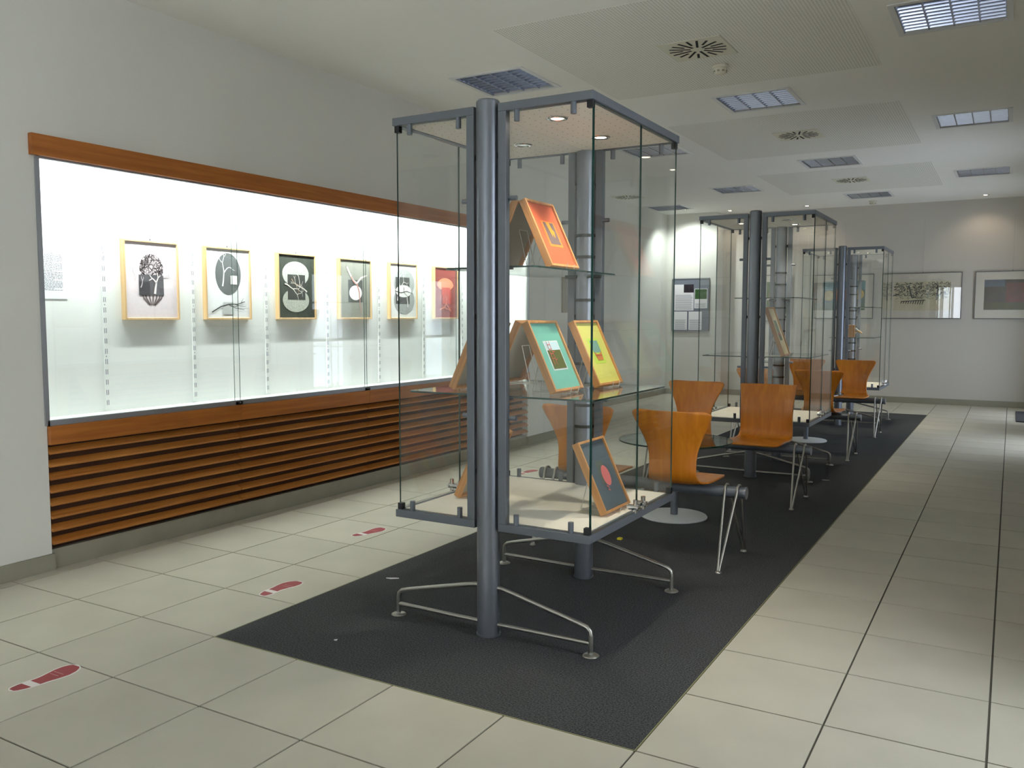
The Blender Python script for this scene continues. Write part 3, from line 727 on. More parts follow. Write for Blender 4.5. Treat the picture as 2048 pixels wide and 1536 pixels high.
# ------------------------------------------------------------------ free-standing glass cases
def make_case(label, cx, cy, lamps, shelves, hd=0.525):
    t = thing('glass_display_case', label, 'display case', (cx, cy, 0))
    hw = 0.513; zt, zb = 2.37, 0.525
    for sy in (-1, 1):
        py = sy * (hd - 0.02)
        po = MB().cyl((0, py, 0.006), (0, py, 2.385), 0.052, 32).build('post', M_STEEL, t)
        MB().lathe([(0.0, 2.392), (0.046, 2.392), (0.052, 2.384)], (0, py, 0), 32).build('post_cap', M_STEEL, po)
        MB().cyl((0, py, 0.0), (0, py, 0.008), 0.056, 32).build('floor_ring', M_STEEL, po)
        if sy > 0:
            for z in (1.887, 1.772, 1.54, 1.425, 1.31, 1.195, 1.08, 0.967, 0.85):
                MB().cyl((0, py, z - 0.008), (0, py, z + 0.008), 0.0555, 24).build('slot_ring', M_DARKM, po)
        for sx in (-1, 1):
            up = [(sx * 0.04, py, 0.222), (sx * 0.07, py, 0.222), (sx * 0.12, py, 0.212), (sx * 0.46, py, 0.133), (sx * 0.495, py, 0.123), (sx * 0.511, py, 0.108), (sx * 0.515, py, 0.085), (sx * 0.515, py, 0.008)]
            MB().tube(up, 0.0105, 12).build('foot_rail', M_RODM, t)
            MB().tube([(sx * 0.04, py, 0.052), (sx * 0.51, py, 0.055)], 0.0095, 12).build('lower_rail', M_RODM, t)
            MB().lathe([(0.0, 0.010), (0.026, 0.009), (0.036, 0.003), (0.037, 0.0), (0.0, 0.0)], (sx * 0.515, py, 0), 24).build('foot_disc', M_RODM, t)
    for sx in (-1, 1):
        def xr(a, b): return (min(sx * a, sx * b), max(sx * a, sx * b))
        for sy in (-1, 1):
            ya, yb = sorted((sy * hd, sy * (hd - 0.035)))
            x0, x1 = xr(0.062, hw)
            bevel(box('top_bar', x0, x1, ya, yb, zt - 0.036, zt, M_FRAMEM, t), 0.002)
            bevel(box('bottom_bar', x0, x1, ya, yb, zb - 0.036, zb, M_FRAMEM, t), 0.002)
            x0, x1 = xr(0.062, 0.102)
            bevel(box('stile', x0, x1, ya, yb, zb, zt - 0.036, M_FRAMEM, t), 0.002)
            for z in (0.75, 1.45, 2.15):
                x0, x1 = xr(0.045, 0.063); box('spacer', x0, x1, sy * (hd - 0.02) - 0.008, sy * (hd - 0.02) + 0.008, z - 0.012, z + 0.012, M_DARKM, t)
            # pane and its clips
            x0, x1 = xr(0.098, hw - 0.011); yc = sy * (hd - 0.024)
            pane('front_pane' if sy < 0 else 'rear_pane', x0, x1, yc - 0.004, yc + 0.004, zb + 0.004, zt - 0.04, t)
            for xx in (0.15, 0.42):
                for (z0, z1) in ((zb, zb + 0.048), (zt - 0.084, zt - 0.036)):
                    MB().cyl((sx * xx, yc + sy * 0.012, z0), (sx * xx, yc + sy * 0.012, z1), 0.0125, 14).build('glass_clip', M_FRAMEM, t)
            for z in (1.965, 1.0):
                MB().cyl((sx * 0.100, sy * (hd - 0.03), z), (sx * 0.140, sy * (hd - 0.03), z), 0.011, 14).build('shelf_peg', M_STEEL, t)
            # corner hinge blocks
            for z0 in (zb, zt - 0.066):
                x0, x1 = xr(hw - 0.032, hw - 0.006)
                y0, y1 = sorted((sy * (hd - 0.034), sy * (hd - 0.010)))
                box('corner_block', x0, x1, y0, y1, z0, z0 + 0.03, M_DARKGAP, t)
        x0, x1 = xr(hw - 0.035, hw)
        bevel(box('side_top_rail', x0, x1, -hd + 0.035, hd - 0.035, zt - 0.036, zt, M_FRAMEM, t), 0.002)
        bevel(box('side_bottom_rail', x0, x1, -hd + 0.035, hd - 0.035, zb - 0.036, zb, M_FRAMEM, t), 0.002)
        x0, x1 = xr(0.004, hw - 0.035)
        box('top_panel', x0, x1, -hd + 0.035, hd - 0.035, zt - 0.032, zt - 0.006, M_STAR, t)
        x0, x1 = xr(0.0, hw - 0.035)
        box('floor_panel', x0, x1, -hd + 0.035, hd - 0.035, zb - 0.03, zb + 0.002, M_CREAM, t)
        x0, x1 = xr(0.0, 0.12)
        # side doors: two panes meeting in the middle
        xa, xb = xr(hw - 0.012, hw - 0.004)
        for (y0, y1) in ((-hd + 0.028, 0.018), (0.022, hd - 0.028)):
            pane('side_door', xa, xb, y0, y1, zb + 0.006, zt - 0.04, t)
        for yy in (-0.03, 0.065):
            k = MB(); xo = sx * (hw - 0.004)
            k.cyl((sx * (hw - 0.028), yy, zb + 0.03), (xo + sx * 0.03, yy, zb + 0.03), 0.014, 14)
            k.cyl((xo + sx * 0.012, yy, zb + 0.004), (xo + sx * 0.012, yy, zb + 0.066), 0.011, 12)
            k.cyl((xo + sx * 0.026, yy - 0.02, zb + 0.03), (xo + sx * 0.026, yy + 0.02, zb + 0.03), 0.006, 12)
            k.build('door_lock', M_CHROME, t)
    box('centre_gap_strip', -0.004, 0.004, -hd + 0.09, hd - 0.09, zt - 0.028, zt - 0.012, M_DARKM, t)
    for (x0, x1, y0, y1, z) in shelves:
        shelf_slab('glass_shelf', rrect(x0, x1, y0, y1, 0.03), z - 0.008, z, t, M_GLASS)
        for sy in (-1, 1):
            for sx in (-1, 1):
                yy = sy * (hd - 0.052)
                box('shelf_bracket', min(sx * 0.03, sx * 0.10), max(sx * 0.03, sx * 0.10), yy - 0.02 * (1 if sy > 0 else 1), yy + 0.02, z - 0.016, z - 0.008, M_DARKGAP, t)
    for (x, y, on) in lamps:
        g = MB().lathe([(0.028, -0.001), (0.034, -0.006), (0.046, -0.005), (0.049, 0.0)], (x, y, zt - 0.032), 28).build('halogen_ring', M_CHROME, t)
        MB().lathe([(0.0, -0.002), (0.029, -0.002)], (x, y, zt - 0.032), 24).build('halogen_bulb', M_HALO if on else M_CHROME, g)
        if on: spot(t, (x, y, zt - 0.06), E_HALO, 84, 0.9, 0.025)
    return t
C1 = (-2.020, 3.770); C2 = (-2.010, 8.285); C3 = (-1.985, 12.66)
SLOW = (-0.488, 0.488, -0.455, 0.455, 1.095); SUP = (-0.275, 0.205, -0.455, 0.455, 1.675)
make_case('tall glass display case holding many wood-framed pictures leaning in pairs', *C1, [(0.22, -0.27, True), (0.22, 0.2, True), (-0.21, 0.18, False)], [SLOW, SUP])
make_case('tall glass display case with a single leaning picture between two pairs of benches', *C2, [(-0.26, -0.05, True), (0.17, 0.28, True), (0.19, -0.16, False)], [SLOW, (-0.2, 0.37, -0.455, 0.455, 1.625)])
make_case('tall glass display case with a small wooden sculpture near the back wall', *C3, [(-0.25, -0.1, True), (0.12, 0.0, True), (0.22, 0.2, True)], [(-0.15, 0.42, -0.455, 0.455, 1.18), (-0.15, 0.40, -0.455, 0.455, 1.585)])

# leaning pictures on acrylic easels
def leaning(label, x, y0, w, h, z, side, paper, art, tilt=25, fm=None):
    a = math.radians(tilt)
    yc = y0 + w / 2
    t = picture('leaning_picture', label, 'picture', w, h, 0.036, 0.012, fm or M_FRAMEW2, paper, art, (x - side * 0.034, yc, z + 0.0008), (-a, 0, side * PI / 2), 'framed pictures leaning in the glass cases')
    # clear acrylic stand, worked out upright and turned into the leaning picture's own axes
    ca, sa = math.cos(a), math.sin(a)
    R = lambda p: (p[0], p[1] * ca - p[2] * sa, p[1] * sa + p[2] * ca)
    zt = 0.20; by = math.tan(a) * zt
    for sx in (-0.04, 0.04):
        tag(MB().tube([R((sx, by + 0.006, zt)), R((sx, 0.055 + by, 0.002))], 0.0022, 6).build('stand_strut', M_ACRYL, t), 'clear acrylic stand strut')
        tag(MB().tube([R((sx, 0.055 + by, 0.002)), R((sx, -0.052, 0.002)), R((sx, -0.058, 0.028))], 0.0022, 6).build('stand_hook', M_ACRYL, t), 'clear acrylic stand hook')
    MB().tube([R((-0.04, by + 0.006, zt)), R((0.04, by + 0.006, zt))], 0.0022, 6).build('stand_strut', M_ACRYL, t)
    return t
S = 0.355; FWD = 0.290
Z1, Z2, Z0 = 1.095, 1.675, 0.527
teal = ink(112, 182, 166, 0.05, 25)
leaning('teal picture with a red ladder leaning on the lower shelf', -1.768, 3.445, FWD, S, Z1, 1, teal, [
    ('print_border', ink(226, 234, 236), rect(0.26, 0.80, 0.28, 0.73)), ('print_sky', ink(196, 222, 232), rect(0.29, 0.77, 0.58, 0.715)), ('print_field', ink(84, 92, 34, 0.1), rect(0.29, 0.77, 0.30, 0.585)),
    ('print_ladder', ink(206, 88, 80), lines(((0.36, 0.72), (0.36, 0.36)), ((0.46, 0.72), (0.46, 0.36)), ((0.36, 0.67), (0.46, 0.67)), ((0.36, 0.6), (0.46, 0.6)), ((0.36, 0.53), (0.46, 0.53)), ((0.36, 0.46), (0.46, 0.46)), ((0.46, 0.56), (0.54, 0.56)), ((0.46, 0.44), (0.54, 0.44)), w=0.014))])
yel = ink(216, 214, 116, 0.04, 20)
leaning('yellow-green picture with a small boat leaning on the lower shelf', -1.745, 3.875, FWD, S, Z1, 1, yel, [
    ('print_halo', ink(196, 222, 92), rect(0.24, 0.74, 0.32, 0.74)), ('print_water', ink(128, 170, 158), rect(0.34, 0.68, 0.50, 0.70)),
    ('print_boat', ink(206, 132, 76, 0.1), ('poly', [(0.34, 0.52), (0.44, 0.475), (0.58, 0.475), (0.68, 0.53), (0.64, 0.37), (0.40, 0.37)])), ('print_hull_line', ink(176, 92, 60), lines(((0.38, 0.45), (0.65, 0.45)), w=0.025))])
leaning('orange-red picture with a dark flame panel leaning on the upper shelf', -1.868, 3.595, FWD, S, Z2, 1, ink(196, 92, 58, 0.07, 12), [
    ('print_border', ink(236, 128, 52), rect(0.28, 0.80, 0.30, 0.72)), ('print_panel', ink(108, 92, 92, 0.2, 30), rect(0.34, 0.74, 0.34, 0.70)),
    ('print_flame', ink(222, 150, 42), ('poly', [(0.44, 0.70), (0.58, 0.70), (0.60, 0.6), (0.66, 0.55), (0.60, 0.44), (0.56, 0.52), (0.52, 0.46), (0.48, 0.58)]))])
leaning('slate-grey picture with a pink oval leaning on the case floor', -1.578, 3.590, FWD, S, Z0, 1, ink(92, 104, 112, 0.04, 20), [
    ('print_panel', ink(100, 108, 98, 0.1), rect(0.34, 0.62, 0.36, 0.70)), ('print_oval', ink(216, 118, 116), ell(0.58, 0.47, 0.155, 0.155)), ('print_squiggle', ink(206, 116, 112), ('ribbons', [([(0.44, 0.33), (0.5, 0.3), (0.46, 0.27), (0.52, 0.25)], 0.03, 0.03)]))])
redp = [('print_band', ink(220, 92, 50, 0.1), rect(0.0, 1.0, 0.35, 1.0)), ('print_teal', ink(70, 140, 150), rect(0.3, 0.5, 0.3, 0.55)), ('print_yellow', ink(222, 170, 52), rect(0.52, 0.7, 0.25, 0.6)), ('print_blue', ink(92, 92, 130), rect(0.74, 0.86, 0.3, 0.5))]
leaning('wood-framed picture seen from behind leaning back to back with the teal one', -2.360, 3.445, FWD, S, Z1, -1, ink(188, 150, 92), redp[1:3])
leaning('wood-framed picture seen from behind leaning back to back with the yellow-green one', -2.385, 3.875, FWD, S, Z1, -1, ink(120, 150, 150), redp[2:4])
leaning('wood-framed picture seen from behind propped against the orange-red one', -2.243, 3.595, FWD, S, Z2, -1, ink(196, 100, 64), redp[1:3])
leaning('wood-framed red picture facing the lit showcase leaning on the case floor', -2.430, 3.590, FWD, S, Z0, -1, ink(176, 52, 44, 0.08), redp)
leaning('tall cream picture with a narrow landscape leaning in the middle case', -1.748, 7.85, 0.26, 0.46, Z1, 1, ink(232, 214, 168, 0.03), [
    ('print_sky', ink(140, 156, 130, 0.2, 30), rect(0.3, 0.72, 0.36, 0.74)), ('print_field', ink(104, 110, 72, 0.3, 40), rect(0.3, 0.72, 0.30, 0.44)), ('print_flower', ink(196, 110, 120), ell(0.5, 0.44, 0.1, 0.04))], 20)
# wooden sculpture
t = thing('wooden_sculpture', 'small pale wooden block sculpture with a tilted peg on a glass shelf', 'sculpture', (-1.885, 12.42, 1.1805))
bevel(box('block', -0.04, 0.045, -0.03, 0.03, 0, 0.165, M_FRAMEW2, t), 0.003)
MB().tube([(0.045, 0, 0.06), (0.09, 0, 0.085), (0.135, 0, 0.05)], 0.014, 10, taper=[0.8, 1, 1]).build('arm', M_FRAMEW, t)
MB().tube([(0.05, 0, 0.12), (0.075, 0, 0.10), (0.09, 0, 0.085)], 0.009, 10).build('peg', M_WHITEM, t)

# ------------------------------------------------------------------ beam benches
def shell(name, cx, kind, parent, flip):
    """moulded plywood shell; local y=0 over the beam, the sitter looks along +y (or -y when flipped)"""
    prof = [(0.245, 0.462), (0.225, 0.474), (0.17, 0.478), (0.10, 0.472), (0.02, 0.466), (-0.06, 0.462), (-0.12, 0.464), (-0.155, 0.476), (-0.180, 0.505), (-0.190, 0.545), (-0.194, 0.60), (-0.200, 0.66), (-0.210, 0.72), (-0.222, 0.78), (-0.236, 0.84), (-0.243, 0.868), (-0.248, 0.888), (-0.251, 0.90), (-0.252, 0.905)]
    if kind == 'waist':
        hw = [0.165, 0.195, 0.210, 0.212, 0.208, 0.195, 0.175, 0.158, 0.148, 0.144, 0.143, 0.148, 0.168, 0.195, 0.225, 0.238, 0.243, 0.236, 0.205]
    else:
        hw = [0.180, 0.205, 0.215, 0.218, 0.219, 0.219, 0.217, 0.214, 0.211, 0.209, 0.208, 0.208, 0.210, 0.213, 0.219, 0.223, 0.226, 0.228, 0.222]
    n = 11; v = []; f = []
    for i, ((y, z), w) in enumerate(zip(prof, hw)):
        back = max(0, min(1, (z - 0.5) / 0.2))
        for k in range(n):
            u = -1 + 2 * k / (n - 1)
            dy = back * 0.030 * u * u; dz = (1 - back) * 0.012 * u * u if i > 2 else 0
            yy = y + dy
            v.append((cx + u * w, (-yy if flip else yy), z + dz))
    for i in range(len(prof) - 1):
        for k in range(n - 1):
            q = (i * n + k, i * n + k + 1, (i + 1) * n + k + 1, (i + 1) * n + k)
            f.append(q if not flip else q[::-1])
    o = mesh_obj(name, v, f, M_PLY, parent, True)
    sd = o.modifiers.new('sub', 'SUBSURF'); sd.levels = 1; sd.render_levels = 2
    so = o.modifiers.new('thick', 'SOLIDIFY'); so.thickness = 0.011; so.offset = 0
    return o
def make_bench(label, y, kinds, flip):
    x0, x1 = -2.655, -1.315
    t = thing('beam_bench', label, 'bench', ((x0 + x1) / 2, y, 0), (0, 0, 0), 'two-seat beam benches')
    hl = (x1 - x0) / 2
    zb = 0.420; r = 0.034
    bm = MB().cyl((-hl, 0, zb), (hl, 0, zb), r, 28).build('beam', M_FRAMEM, t)
    for s in (-1, 1):
        MB().cyl((s * hl, 0, zb), (s * (hl + 0.012), 0, zb), r + 0.003, 28).build('end_cap', M_STEEL, bm)
        xf = s * (hl - 0.07)
        for dx in (-0.036, 0.036):
            pts = []
            xa = xf + dx
            pts.append((xf + dx * 0.12, -0.265, 0.012))
            for k in range(9):
                a = PI * (1 - k / 8.0)
                pts.append((xa, math.cos(a) * (r + 0.008), zb + 0.004 + math.sin(a) * (r + 0.006)))
            pts.append((xf + dx * 0.12, 0.265, 0.012))
            MB().tube(pts, 0.0075, 10).build('leg', M_RODM, t)
        for sy in (-1, 1):
            MB().lathe([(0, 0.014), (0.014, 0.012), (0.019, 0.004), (0.019, 0), (0, 0)], (xf, sy * 0.265, 0), 18).build('foot_pad', M_RODM, t)
    for xc, k in zip((-0.315, 0.290), kinds):
        sh = shell('seat_shell', xc, k, t, flip)
        b = MB()
        for q in (-0.09, 0.09): b.box(xc + q - 0.02, xc + q + 0.02, -0.06, 0.06, 0.4525, 0.4585)
        b.build('seat_bracket', M_DARKGAP, t)
        b = MB()
        for q in (-0.09, 0.09):
            for w in (-0.045, 0.045): b.cyl((xc + q, w, 0.472), (xc + q, w, 0.474), 0.007, 8)
        b.build('bolt', M_CHROME, t)
    return t
make_bench('orange plywood beam bench with backrests against the case of framed pictures', 4.98, ('waist', 'waist'), False)
make_bench('orange plywood beam bench with one straight-sided and one waisted seat shell', 6.85, ('waist', 'straight'), True)
make_bench('orange plywood beam bench with backrests against the middle glass case', 9.40, ('waist', 'waist'), False)
make_bench('orange plywood beam bench with backrests against the sculpture case', 11.36, ('waist', 'waist'), True)

# ------------------------------------------------------------------ round tables
def make_table(label, x, y):
    t = thing('round_table', label, 'table', (x, y, 0), (0, 0, 0), 'round glass tables')
    MB().lathe([(0.0, 0.0), (0.236, 0.0), (0.238, 0.006), (0.232, 0.014), (0.05, 0.018), (0.0, 0.018)], n=56).build('base', M_WHITEM, t)
    MB().cyl((0, 0, 0.016), (0, 0, 0.545), 0.027, 28).build('stem', M_STEEL, t)
    MB().lathe([(0.0, 0.556), (0.10, 0.556), (0.10, 0.548), (0.03, 0.535), (0.027, 0.53)], n=32).build('top_plate', M_STEEL, t)
    shelf_slab('glass_top', [(0.405 * math.cos(2 * PI * k / 64), 0.405 * math.sin(2 * PI * k / 64)) for k in range(64)], 0.557, 0.567, t, M_GLASST)
    return t
make_table('round smoked glass table with white disc base between the benches near the framed pictures', -2.075, 5.925)
make_table('round smoked glass table with disc base between the benches near the sculpture case', -2.05, 10.42)
# small pen-like stand on the second table
t = thing('brochure_stand', 'small white and black brochure holder on the farther round table', 'holder', (-1.90, 10.30, 0.5675))
box('foot', -0.07, 0.07, -0.04, 0.04, 0, 0.006, M_DARKM, t)
MB().obox((0.0, 0.01, 0.07), (1, 0, 0), (0, math.cos(0.35), math.sin(0.35)), (0, -math.sin(0.35), math.cos(0.35)), 0.035, 0.004, 0.066).build('card', M_PAPER, t)

# ------------------------------------------------------------------ carpet, mat, floor marks
t = thing('carpet', 'long charcoal ribbed carpet strip set into the tiled floor', 'carpet', ((CX0 + CX1) / 2, (CY0 + CY1) / 2, 0))
hx, hy = (CX1 - CX0) / 2, (CY1 - CY0) / 2
box('pile', -hx + 0.004, hx - 0.004, -hy + 0.004, hy - 0.004, -0.005, 0.0, M_CARPET, t)
M_EDGE = mat('edge_strip', rgb(150, 150, 108), 0.5, metal=0.3)
for q in ((-hx, -hx + 0.004, -hy, hy), (hx - 0.004, hx, -hy, hy), (-hx + 0.004, hx - 0.004, -hy, -hy + 0.004), (-hx + 0.004, hx - 0.004, hy - 0.004, hy)):
    box('edge_strip', q[0], q[1], q[2], q[3], -0.005, 0.0, M_EDGE, t)
tag(bevel(box('door_mat', 0.10, 0.555, 13.75, 15.25, 0.0, 0.012, M_CARPET), 0.004), 'small dark door mat on the tiles by the right-hand wall', 'mat')

def sole(n=40, g=0.0):
    """outline of a shoe sole, heel at y=0, toe at y=0.29"""
    key = [(0.0, 0.0), (0.008, 0.020), (0.02, 0.031), (0.05, 0.040), (0.09, 0.040), (0.13, 0.041), (0.17, 0.050), (0.21, 0.057), (0.245, 0.053), (0.27, 0.040), (0.283, 0.024), (0.29, 0.0)]
    def hw(y):
        for (a, p), (b_, q) in zip(key, key[1:]):
            if a <= y <= b_: return p + (q - p) * (y - a) / (b_ - a)
        return 0
    def mid(y): return 0.012 * math.sin((y / 0.29) * PI * 1.2 - 0.5)
    ys = [0.29 * (0.5 - 0.5 * math.cos(PI * k / n)) for k in range(n + 1)]
    return ys, hw, mid
def footprint(x, y, ang, mirror, lab):
    t = thing('floor_footprint', lab, 'floor sticker', (x, y, 0), (0, 0, ang), 'red footprint stickers along the lit showcase')
    ys, hw, mid = sole(); s = -1 if mirror else 1
    def strip(name, y0, y1, ins, z0, z1, m):
        q = [y for y in ys if y0 < y < y1]; q = [y0] + q + [y1]
        Lf = [(s * (mid(y) - max(hw(y) - ins, 0.0004)), y - 0.145) for y in q]; Rf = [(s * (mid(y) + max(hw(y) - ins, 0.0004)), y - 0.145) for y in reversed(q)]
        pts = Lf + Rf
        if s < 0: pts = pts[::-1]
        MB().prism(pts[::-1], z0, z1).build(name, m, t)
    strip('outline', 0.001, 0.289, 0.0, 0.0002, 0.0007, M_STW)
    strip('heel', 0.010, 0.064, 0.0085, 0.0007, 0.0011, M_RED)
    strip('sole', 0.098, 0.279, 0.0085, 0.0007, 0.0011, M_RED)
    b = MB(); rng = random.Random(2)
    for row, (xa, xb) in enumerate(((-0.026, 0.034), (-0.022, 0.030))):
        xx = xa
        while xx < xb:
            l = rng.uniform(0.003, 0.006); b.box(xx, xx + l, 0.052 - row * 0.02, 0.0555 - row * 0.02, 0.0011, 0.0014); xx += l + 0.0022
    tag(b.build('lettering', mat('faded_lettering', rgb(206, 150, 150), 0.6), t), kind='stuff')
FLAB = ['red shoe-sole sticker on open tiles short of the carpet corner', 'red shoe-sole sticker on the tile touching the carpet corner side', 'red shoe-sole sticker on tiles beside the case of framed pictures',
        'red shoe-sole sticker on tiles beside the nearer round table', 'red shoe-sole sticker on tiles past the end of the lit showcase']
for k, (x, y, a) in enumerate(((-3.305, 1.955, 0.02), (-3.325, 3.265, -0.03), (-3.70, 4.445, -0.12), (-3.86, 6.95, -0.1), (-3.86, 9.35, -0.05))):
    footprint(x, y, a, k % 2 == 1, FLAB[k])
# litter on the carpet
def scrap(name, label, x, y, pts, m, h=0.004):
    tag(MB().prism(pts, 0, h).build(name, m, None, (x, y, 0.0003)), label, 'scrap')
scrap('paper_scrap', 'tiny white paper scrap on the carpet near the tiled edge', -2.92, 3.70, [(-0.03, -0.012), (0.0, -0.01), (0.035, 0.02), (0.01, 0.012)], M_PAPER)
scrap('yellow_scrap', 'tiny bright yellow scrap on the carpet under the bench', -2.16, 5.12, [(-0.013, -0.014), (0.014, -0.012), (0.016, 0.012), (-0.01, 0.016)], mat('yellow', rgb(230, 215, 40), 0.6), 0.012)
scrap('paper_scrap', 'tiny white paper scrap on the carpet beside the middle glass case', -1.38, 7.96, [(-0.035, -0.02), (0.0, -0.03), (0.03, -0.005), (0.0, -0.015)], M_PAPER)
scrap('paper_scrap', 'tiny white speck on the carpet corner by the front post', -2.57, 2.85, [(-0.006, -0.006), (0.007, -0.004), (0.004, 0.007)], M_PAPER)

# ------------------------------------------------------------------ back wall
M_SILV = mat('silver_frame', rgb(120, 120, 120), 0.35, metal=0.8)
matb = ink(212, 204, 192, 0.01)
YW = YB - 0.002
zb_ = 1.425
def wallpic(label, x0, x1, paper, art, z0=zb_, h=0.765, wires=0.9):
    return picture('framed_landscape', label, 'picture', x1 - x0, h, 0.028, 0.012, M_SILV, paper, art, ((x0 + x1) / 2, YW, z0), (0, 0, 0), 'framed works along the back wall', True, wires=wires)
def blotches(seed, n, x0, x1, y0, y1, sz):
    rng = random.Random(seed); out = []
    for k in range(n):
        x, y = rng.uniform(x0, x1), rng.uniform(y0, y1); a = rng.uniform(0, PI); l = rng.uniform(0.3, 1) * sz
        out.append(([(x - math.cos(a) * l, y - math.sin(a) * l), (x + rng.uniform(-.3, .3) * l, y + rng.uniform(-.3, .3) * l), (x + math.cos(a) * l, y + math.sin(a) * l)], 0.012, 0.006))
    return ('ribbons', out)
def ivory(*a): return ink(*a)
wallpic('framed colourful autumn landscape with teal sky and orange trees on the back wall', -3.04, -2.07, matb, [
    ('painted_ground', ink(62, 92, 84, 0.35, 20), rect(0.13, 0.87, 0.18, 0.86)), ('painted_sky', ink(64, 126, 132, 0.2, 20), rect(0.13, 0.87, 0.66, 0.86)),
    ('painted_tree', ink(206, 116, 50, 0.3, 30), ell(0.46, 0.54, 0.17, 0.16)), ('painted_bush', ink(214, 176, 72, 0.3, 30), ell(0.24, 0.52, 0.09, 0.12)), ('painted_bush', ink(196, 160, 60, 0.3, 30), ell(0.76, 0.55, 0.09, 0.12)),
    ('painted_trunk', ink(80, 52, 36), lines(((0.46, 0.5), (0.46, 0.3)), ((0.42, 0.48), (0.46, 0.4)), w=0.025)), ('painted_field', ink(54, 88, 62, 0.3, 25), rect(0.13, 0.87, 0.18, 0.32))])
wallpic('framed pale ink landscape with trees and a fence on the back wall', -1.90, -0.73, matb, [
    ('drawn_sheet', ink(206, 196, 168, 0.05, 15), rect(0.12, 0.87, 0.17, 0.82)), ('drawn_trees', ink(70, 72, 70), blotches(5, 170, 0.13, 0.86, 0.50, 0.80, 0.035)), ('drawn_haze', ink(150, 146, 128), blotches(6, 110, 0.14, 0.85, 0.44, 0.78, 0.05)),
    ('drawn_trunk', ink(44, 44, 46), lines(((0.32, 0.74), (0.36, 0.46)), ((0.36, 0.46), (0.42, 0.47)), ((0.70, 0.74), (0.69, 0.40)), w=0.014)),
    ('drawn_fence', ink(52, 50, 48), lines(*([((0.23 + 0.032 * k, 0.37 + 0.003 * k), (0.215 + 0.032 * k, 0.33 - 0.003 * k)) for k in range(10)] + [((0.22, 0.375), (0.54, 0.40))]), w=0.010))])
wallpic('framed dark red and green painting at the right-hand end of the back wall', -0.545, 0.50, matb, [
    ('painted_ground', ink(58, 44, 38, 0.3, 14), rect(0.12, 0.88, 0.18, 0.83)), ('painted_red', ink(98, 34, 28, 0.3, 18), rect(0.42, 0.88, 0.33, 0.76)), ('painted_field', ink(66, 62, 26, 0.3, 18), rect(0.12, 0.88, 0.18, 0.34)), ('blue_reflection', ink(72, 84, 104, 0.2, 20), rect(0.12, 0.40, 0.68, 0.83))])  # blue patch at upper left is a window reflection put into the print
wallpic('small framed green upright picture behind the middle glass case', -3.96, -3.44, matb, [
    ('painted_field', ink(86, 104, 66, 0.3, 25), rect(0.14, 0.86, 0.16, 0.86)), ('painted_sky', ink(150, 168, 180, 0.15, 20), rect(0.5, 0.86, 0.4, 0.86)), ('painted_shape', ink(120, 110, 70, 0.3, 25), ell(0.35, 0.5, 0.15, 0.2))], 1.37, 0.84, 0.85)

# notice board
t = thing('notice_board', 'grey felt notice board with pinned papers on the bright bay wall', 'notice board', (-5.17, YBAY - 0.002, 1.18))
w_, h_ = 0.70, 0.985
box('felt', -w_ / 2, w_ / 2, -0.022, 0, 0.012, h_ - 0.012, M_NOTICE, t)
box('top_rail', -w_ / 2 - 0.004, w_ / 2 + 0.004, -0.03, 0, h_ - 0.016, h_, M_ALU, t)
box('bottom_rail', -w_ / 2 - 0.004, w_ / 2 + 0.004, -0.03, 0, 0, 0.016, M_ALU, t)
for q in (-1, 1): box('side_rail', min(q * w_ / 2, q * (w_ / 2 + 0.01)), max(q * w_ / 2, q * (w_ / 2 + 0.01)), -0.028, 0, 0.016, h_ - 0.016, M_SILV, t)
def note(nm, lab, x0, x1, z0, z1, extra=None, rows=10):
    t2 = thing(nm, lab, 'paper', (-5.17 + x0, YBAY - 0.0245, 1.18 + z0))
    box('page', 0, x1 - x0, -0.001, 0, 0, z1 - z0, M_PAPER, t2)
    if extra: box('photo', extra[0] - x0, extra[1] - x0, -0.0018, -0.001, extra[2] - z0, extra[3] - z0, extra[4], t2)
    b = MB(); rng = random.Random(7)
    for k in range(rows):
        z = 0.02 + k * 0.02
        if z > z1 - z0 - 0.15: break
        b.box(0.02, x1 - x0 - rng.uniform(0.02, 0.06), -0.0016, -0.001, z, z + 0.006)
    tag(b.build('printed_lines', M_INK, t2), kind='stuff')
note('poster_sheet', 'white poster with a dark photo in its corner on the notice board', -0.31, 0.06, 0.39, 0.87, (-0.13, 0.06, 0.72, 0.87, ink(52, 46, 54, 0.5, 30)), 14)
note('poster_sheet', 'small white card with a green picture on the notice board', 0.075, 0.32, 0.43, 0.79, (0.085, 0.31, 0.60, 0.78, ink(62, 96, 56, 0.4, 30)), 4)
note('notice_sheet', 'plain white notice below the poster with the dark photo on the board', -0.31, -0.06, 0.03, 0.37, None, 9)
note('notice_sheet', 'plain white notice below the green picture card on the board', -0.03, 0.22, 0.03, 0.37, None, 9)

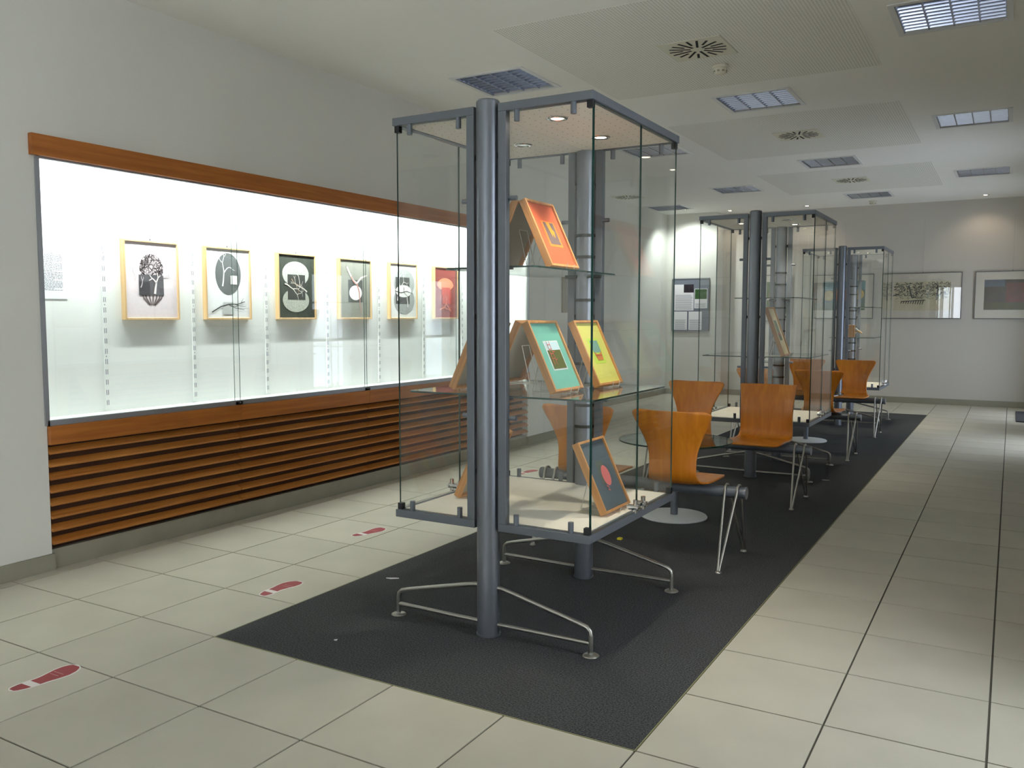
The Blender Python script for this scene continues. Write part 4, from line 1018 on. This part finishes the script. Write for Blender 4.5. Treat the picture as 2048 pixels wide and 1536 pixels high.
# narrow panel on the left wall past the lit showcase
tag(bevel(box('wall_panel', XL, XL + 0.02, 9.27, 9.40, 1.50, 2.12, mat('taupe_board', rgb(132, 122, 104), 0.7, var=0.05)), 0.002), 'narrow taupe board on the white wall past the lit showcase', 'board')

# ------------------------------------------------------------------ things in the unlit right-hand showcase
XQ = XR + DEP
picture('framed_print', 'framed blue-green print with a wide pale mat in the unlit showcase', 'picture', 0.42, 0.56, 0.03, 0.012, M_FRAMEW2, ink(224, 226, 222), [('painted_field', ink(120, 140, 150, 0.2, 20), rect(0.2, 0.8, 0.25, 0.8)), ('painted_figure', ink(176, 140, 100, 0.2, 30), ell(0.45, 0.48, 0.12, 0.2))], (XQ - 0.0015, 8.05, 1.40), (0, 0, -PI / 2), 'prints in the unlit showcase', wires=0.4)
picture('framed_print', 'framed ochre print in the unlit showcase', 'picture', 0.50, 0.70, 0.03, 0.014, M_FRAMEW2, ink(190, 160, 110), [('painted_field', ink(150, 120, 70, 0.2, 20), rect(0.1, 0.9, 0.1, 0.9))], (XQ - 0.0015, 6.6, 1.30), (0, 0, -PI / 2), 'prints in the unlit showcase', wires=0.3)
o = tag(shelf_slab('wall_shelf', [(XR + 0.08, 8.2), (XQ - 0.01, 8.2), (XQ - 0.01, 9.65), (XR + 0.08, 9.65)], 1.30, 1.308, None, M_GLASSW), 'narrow glass shelf inside the unlit showcase', 'shelf')
for yy, lab in ((8.75, 'small white bird figurine at the middle of the glass shelf in the unlit showcase'), (9.15, 'small white bird figurine near the end of the glass shelf in the unlit showcase')):
    t = thing('bird_figurine', lab, 'figurine', (XR + 0.2, yy, 1.309))
    MB().lathe([(0, 0), (0.03, 0.0), (0.045, 0.03), (0.04, 0.06), (0.018, 0.08), (0.014, 0.11), (0.022, 0.125), (0.0, 0.14)], n=20).build('body', M_WHITEM, t)
    MB().tube([(0, 0.015, 0.122), (0, 0.06, 0.115)], 0.008, 8, taper=[1, 0.2]).build('beak', M_WHITEM, t)
t = sheet('label_card', 'white label card inside the unlit showcase', 0.24, 0.12, (XQ - 0.002, 9.0, 1.12), (0, 0, -PI / 2), 4)
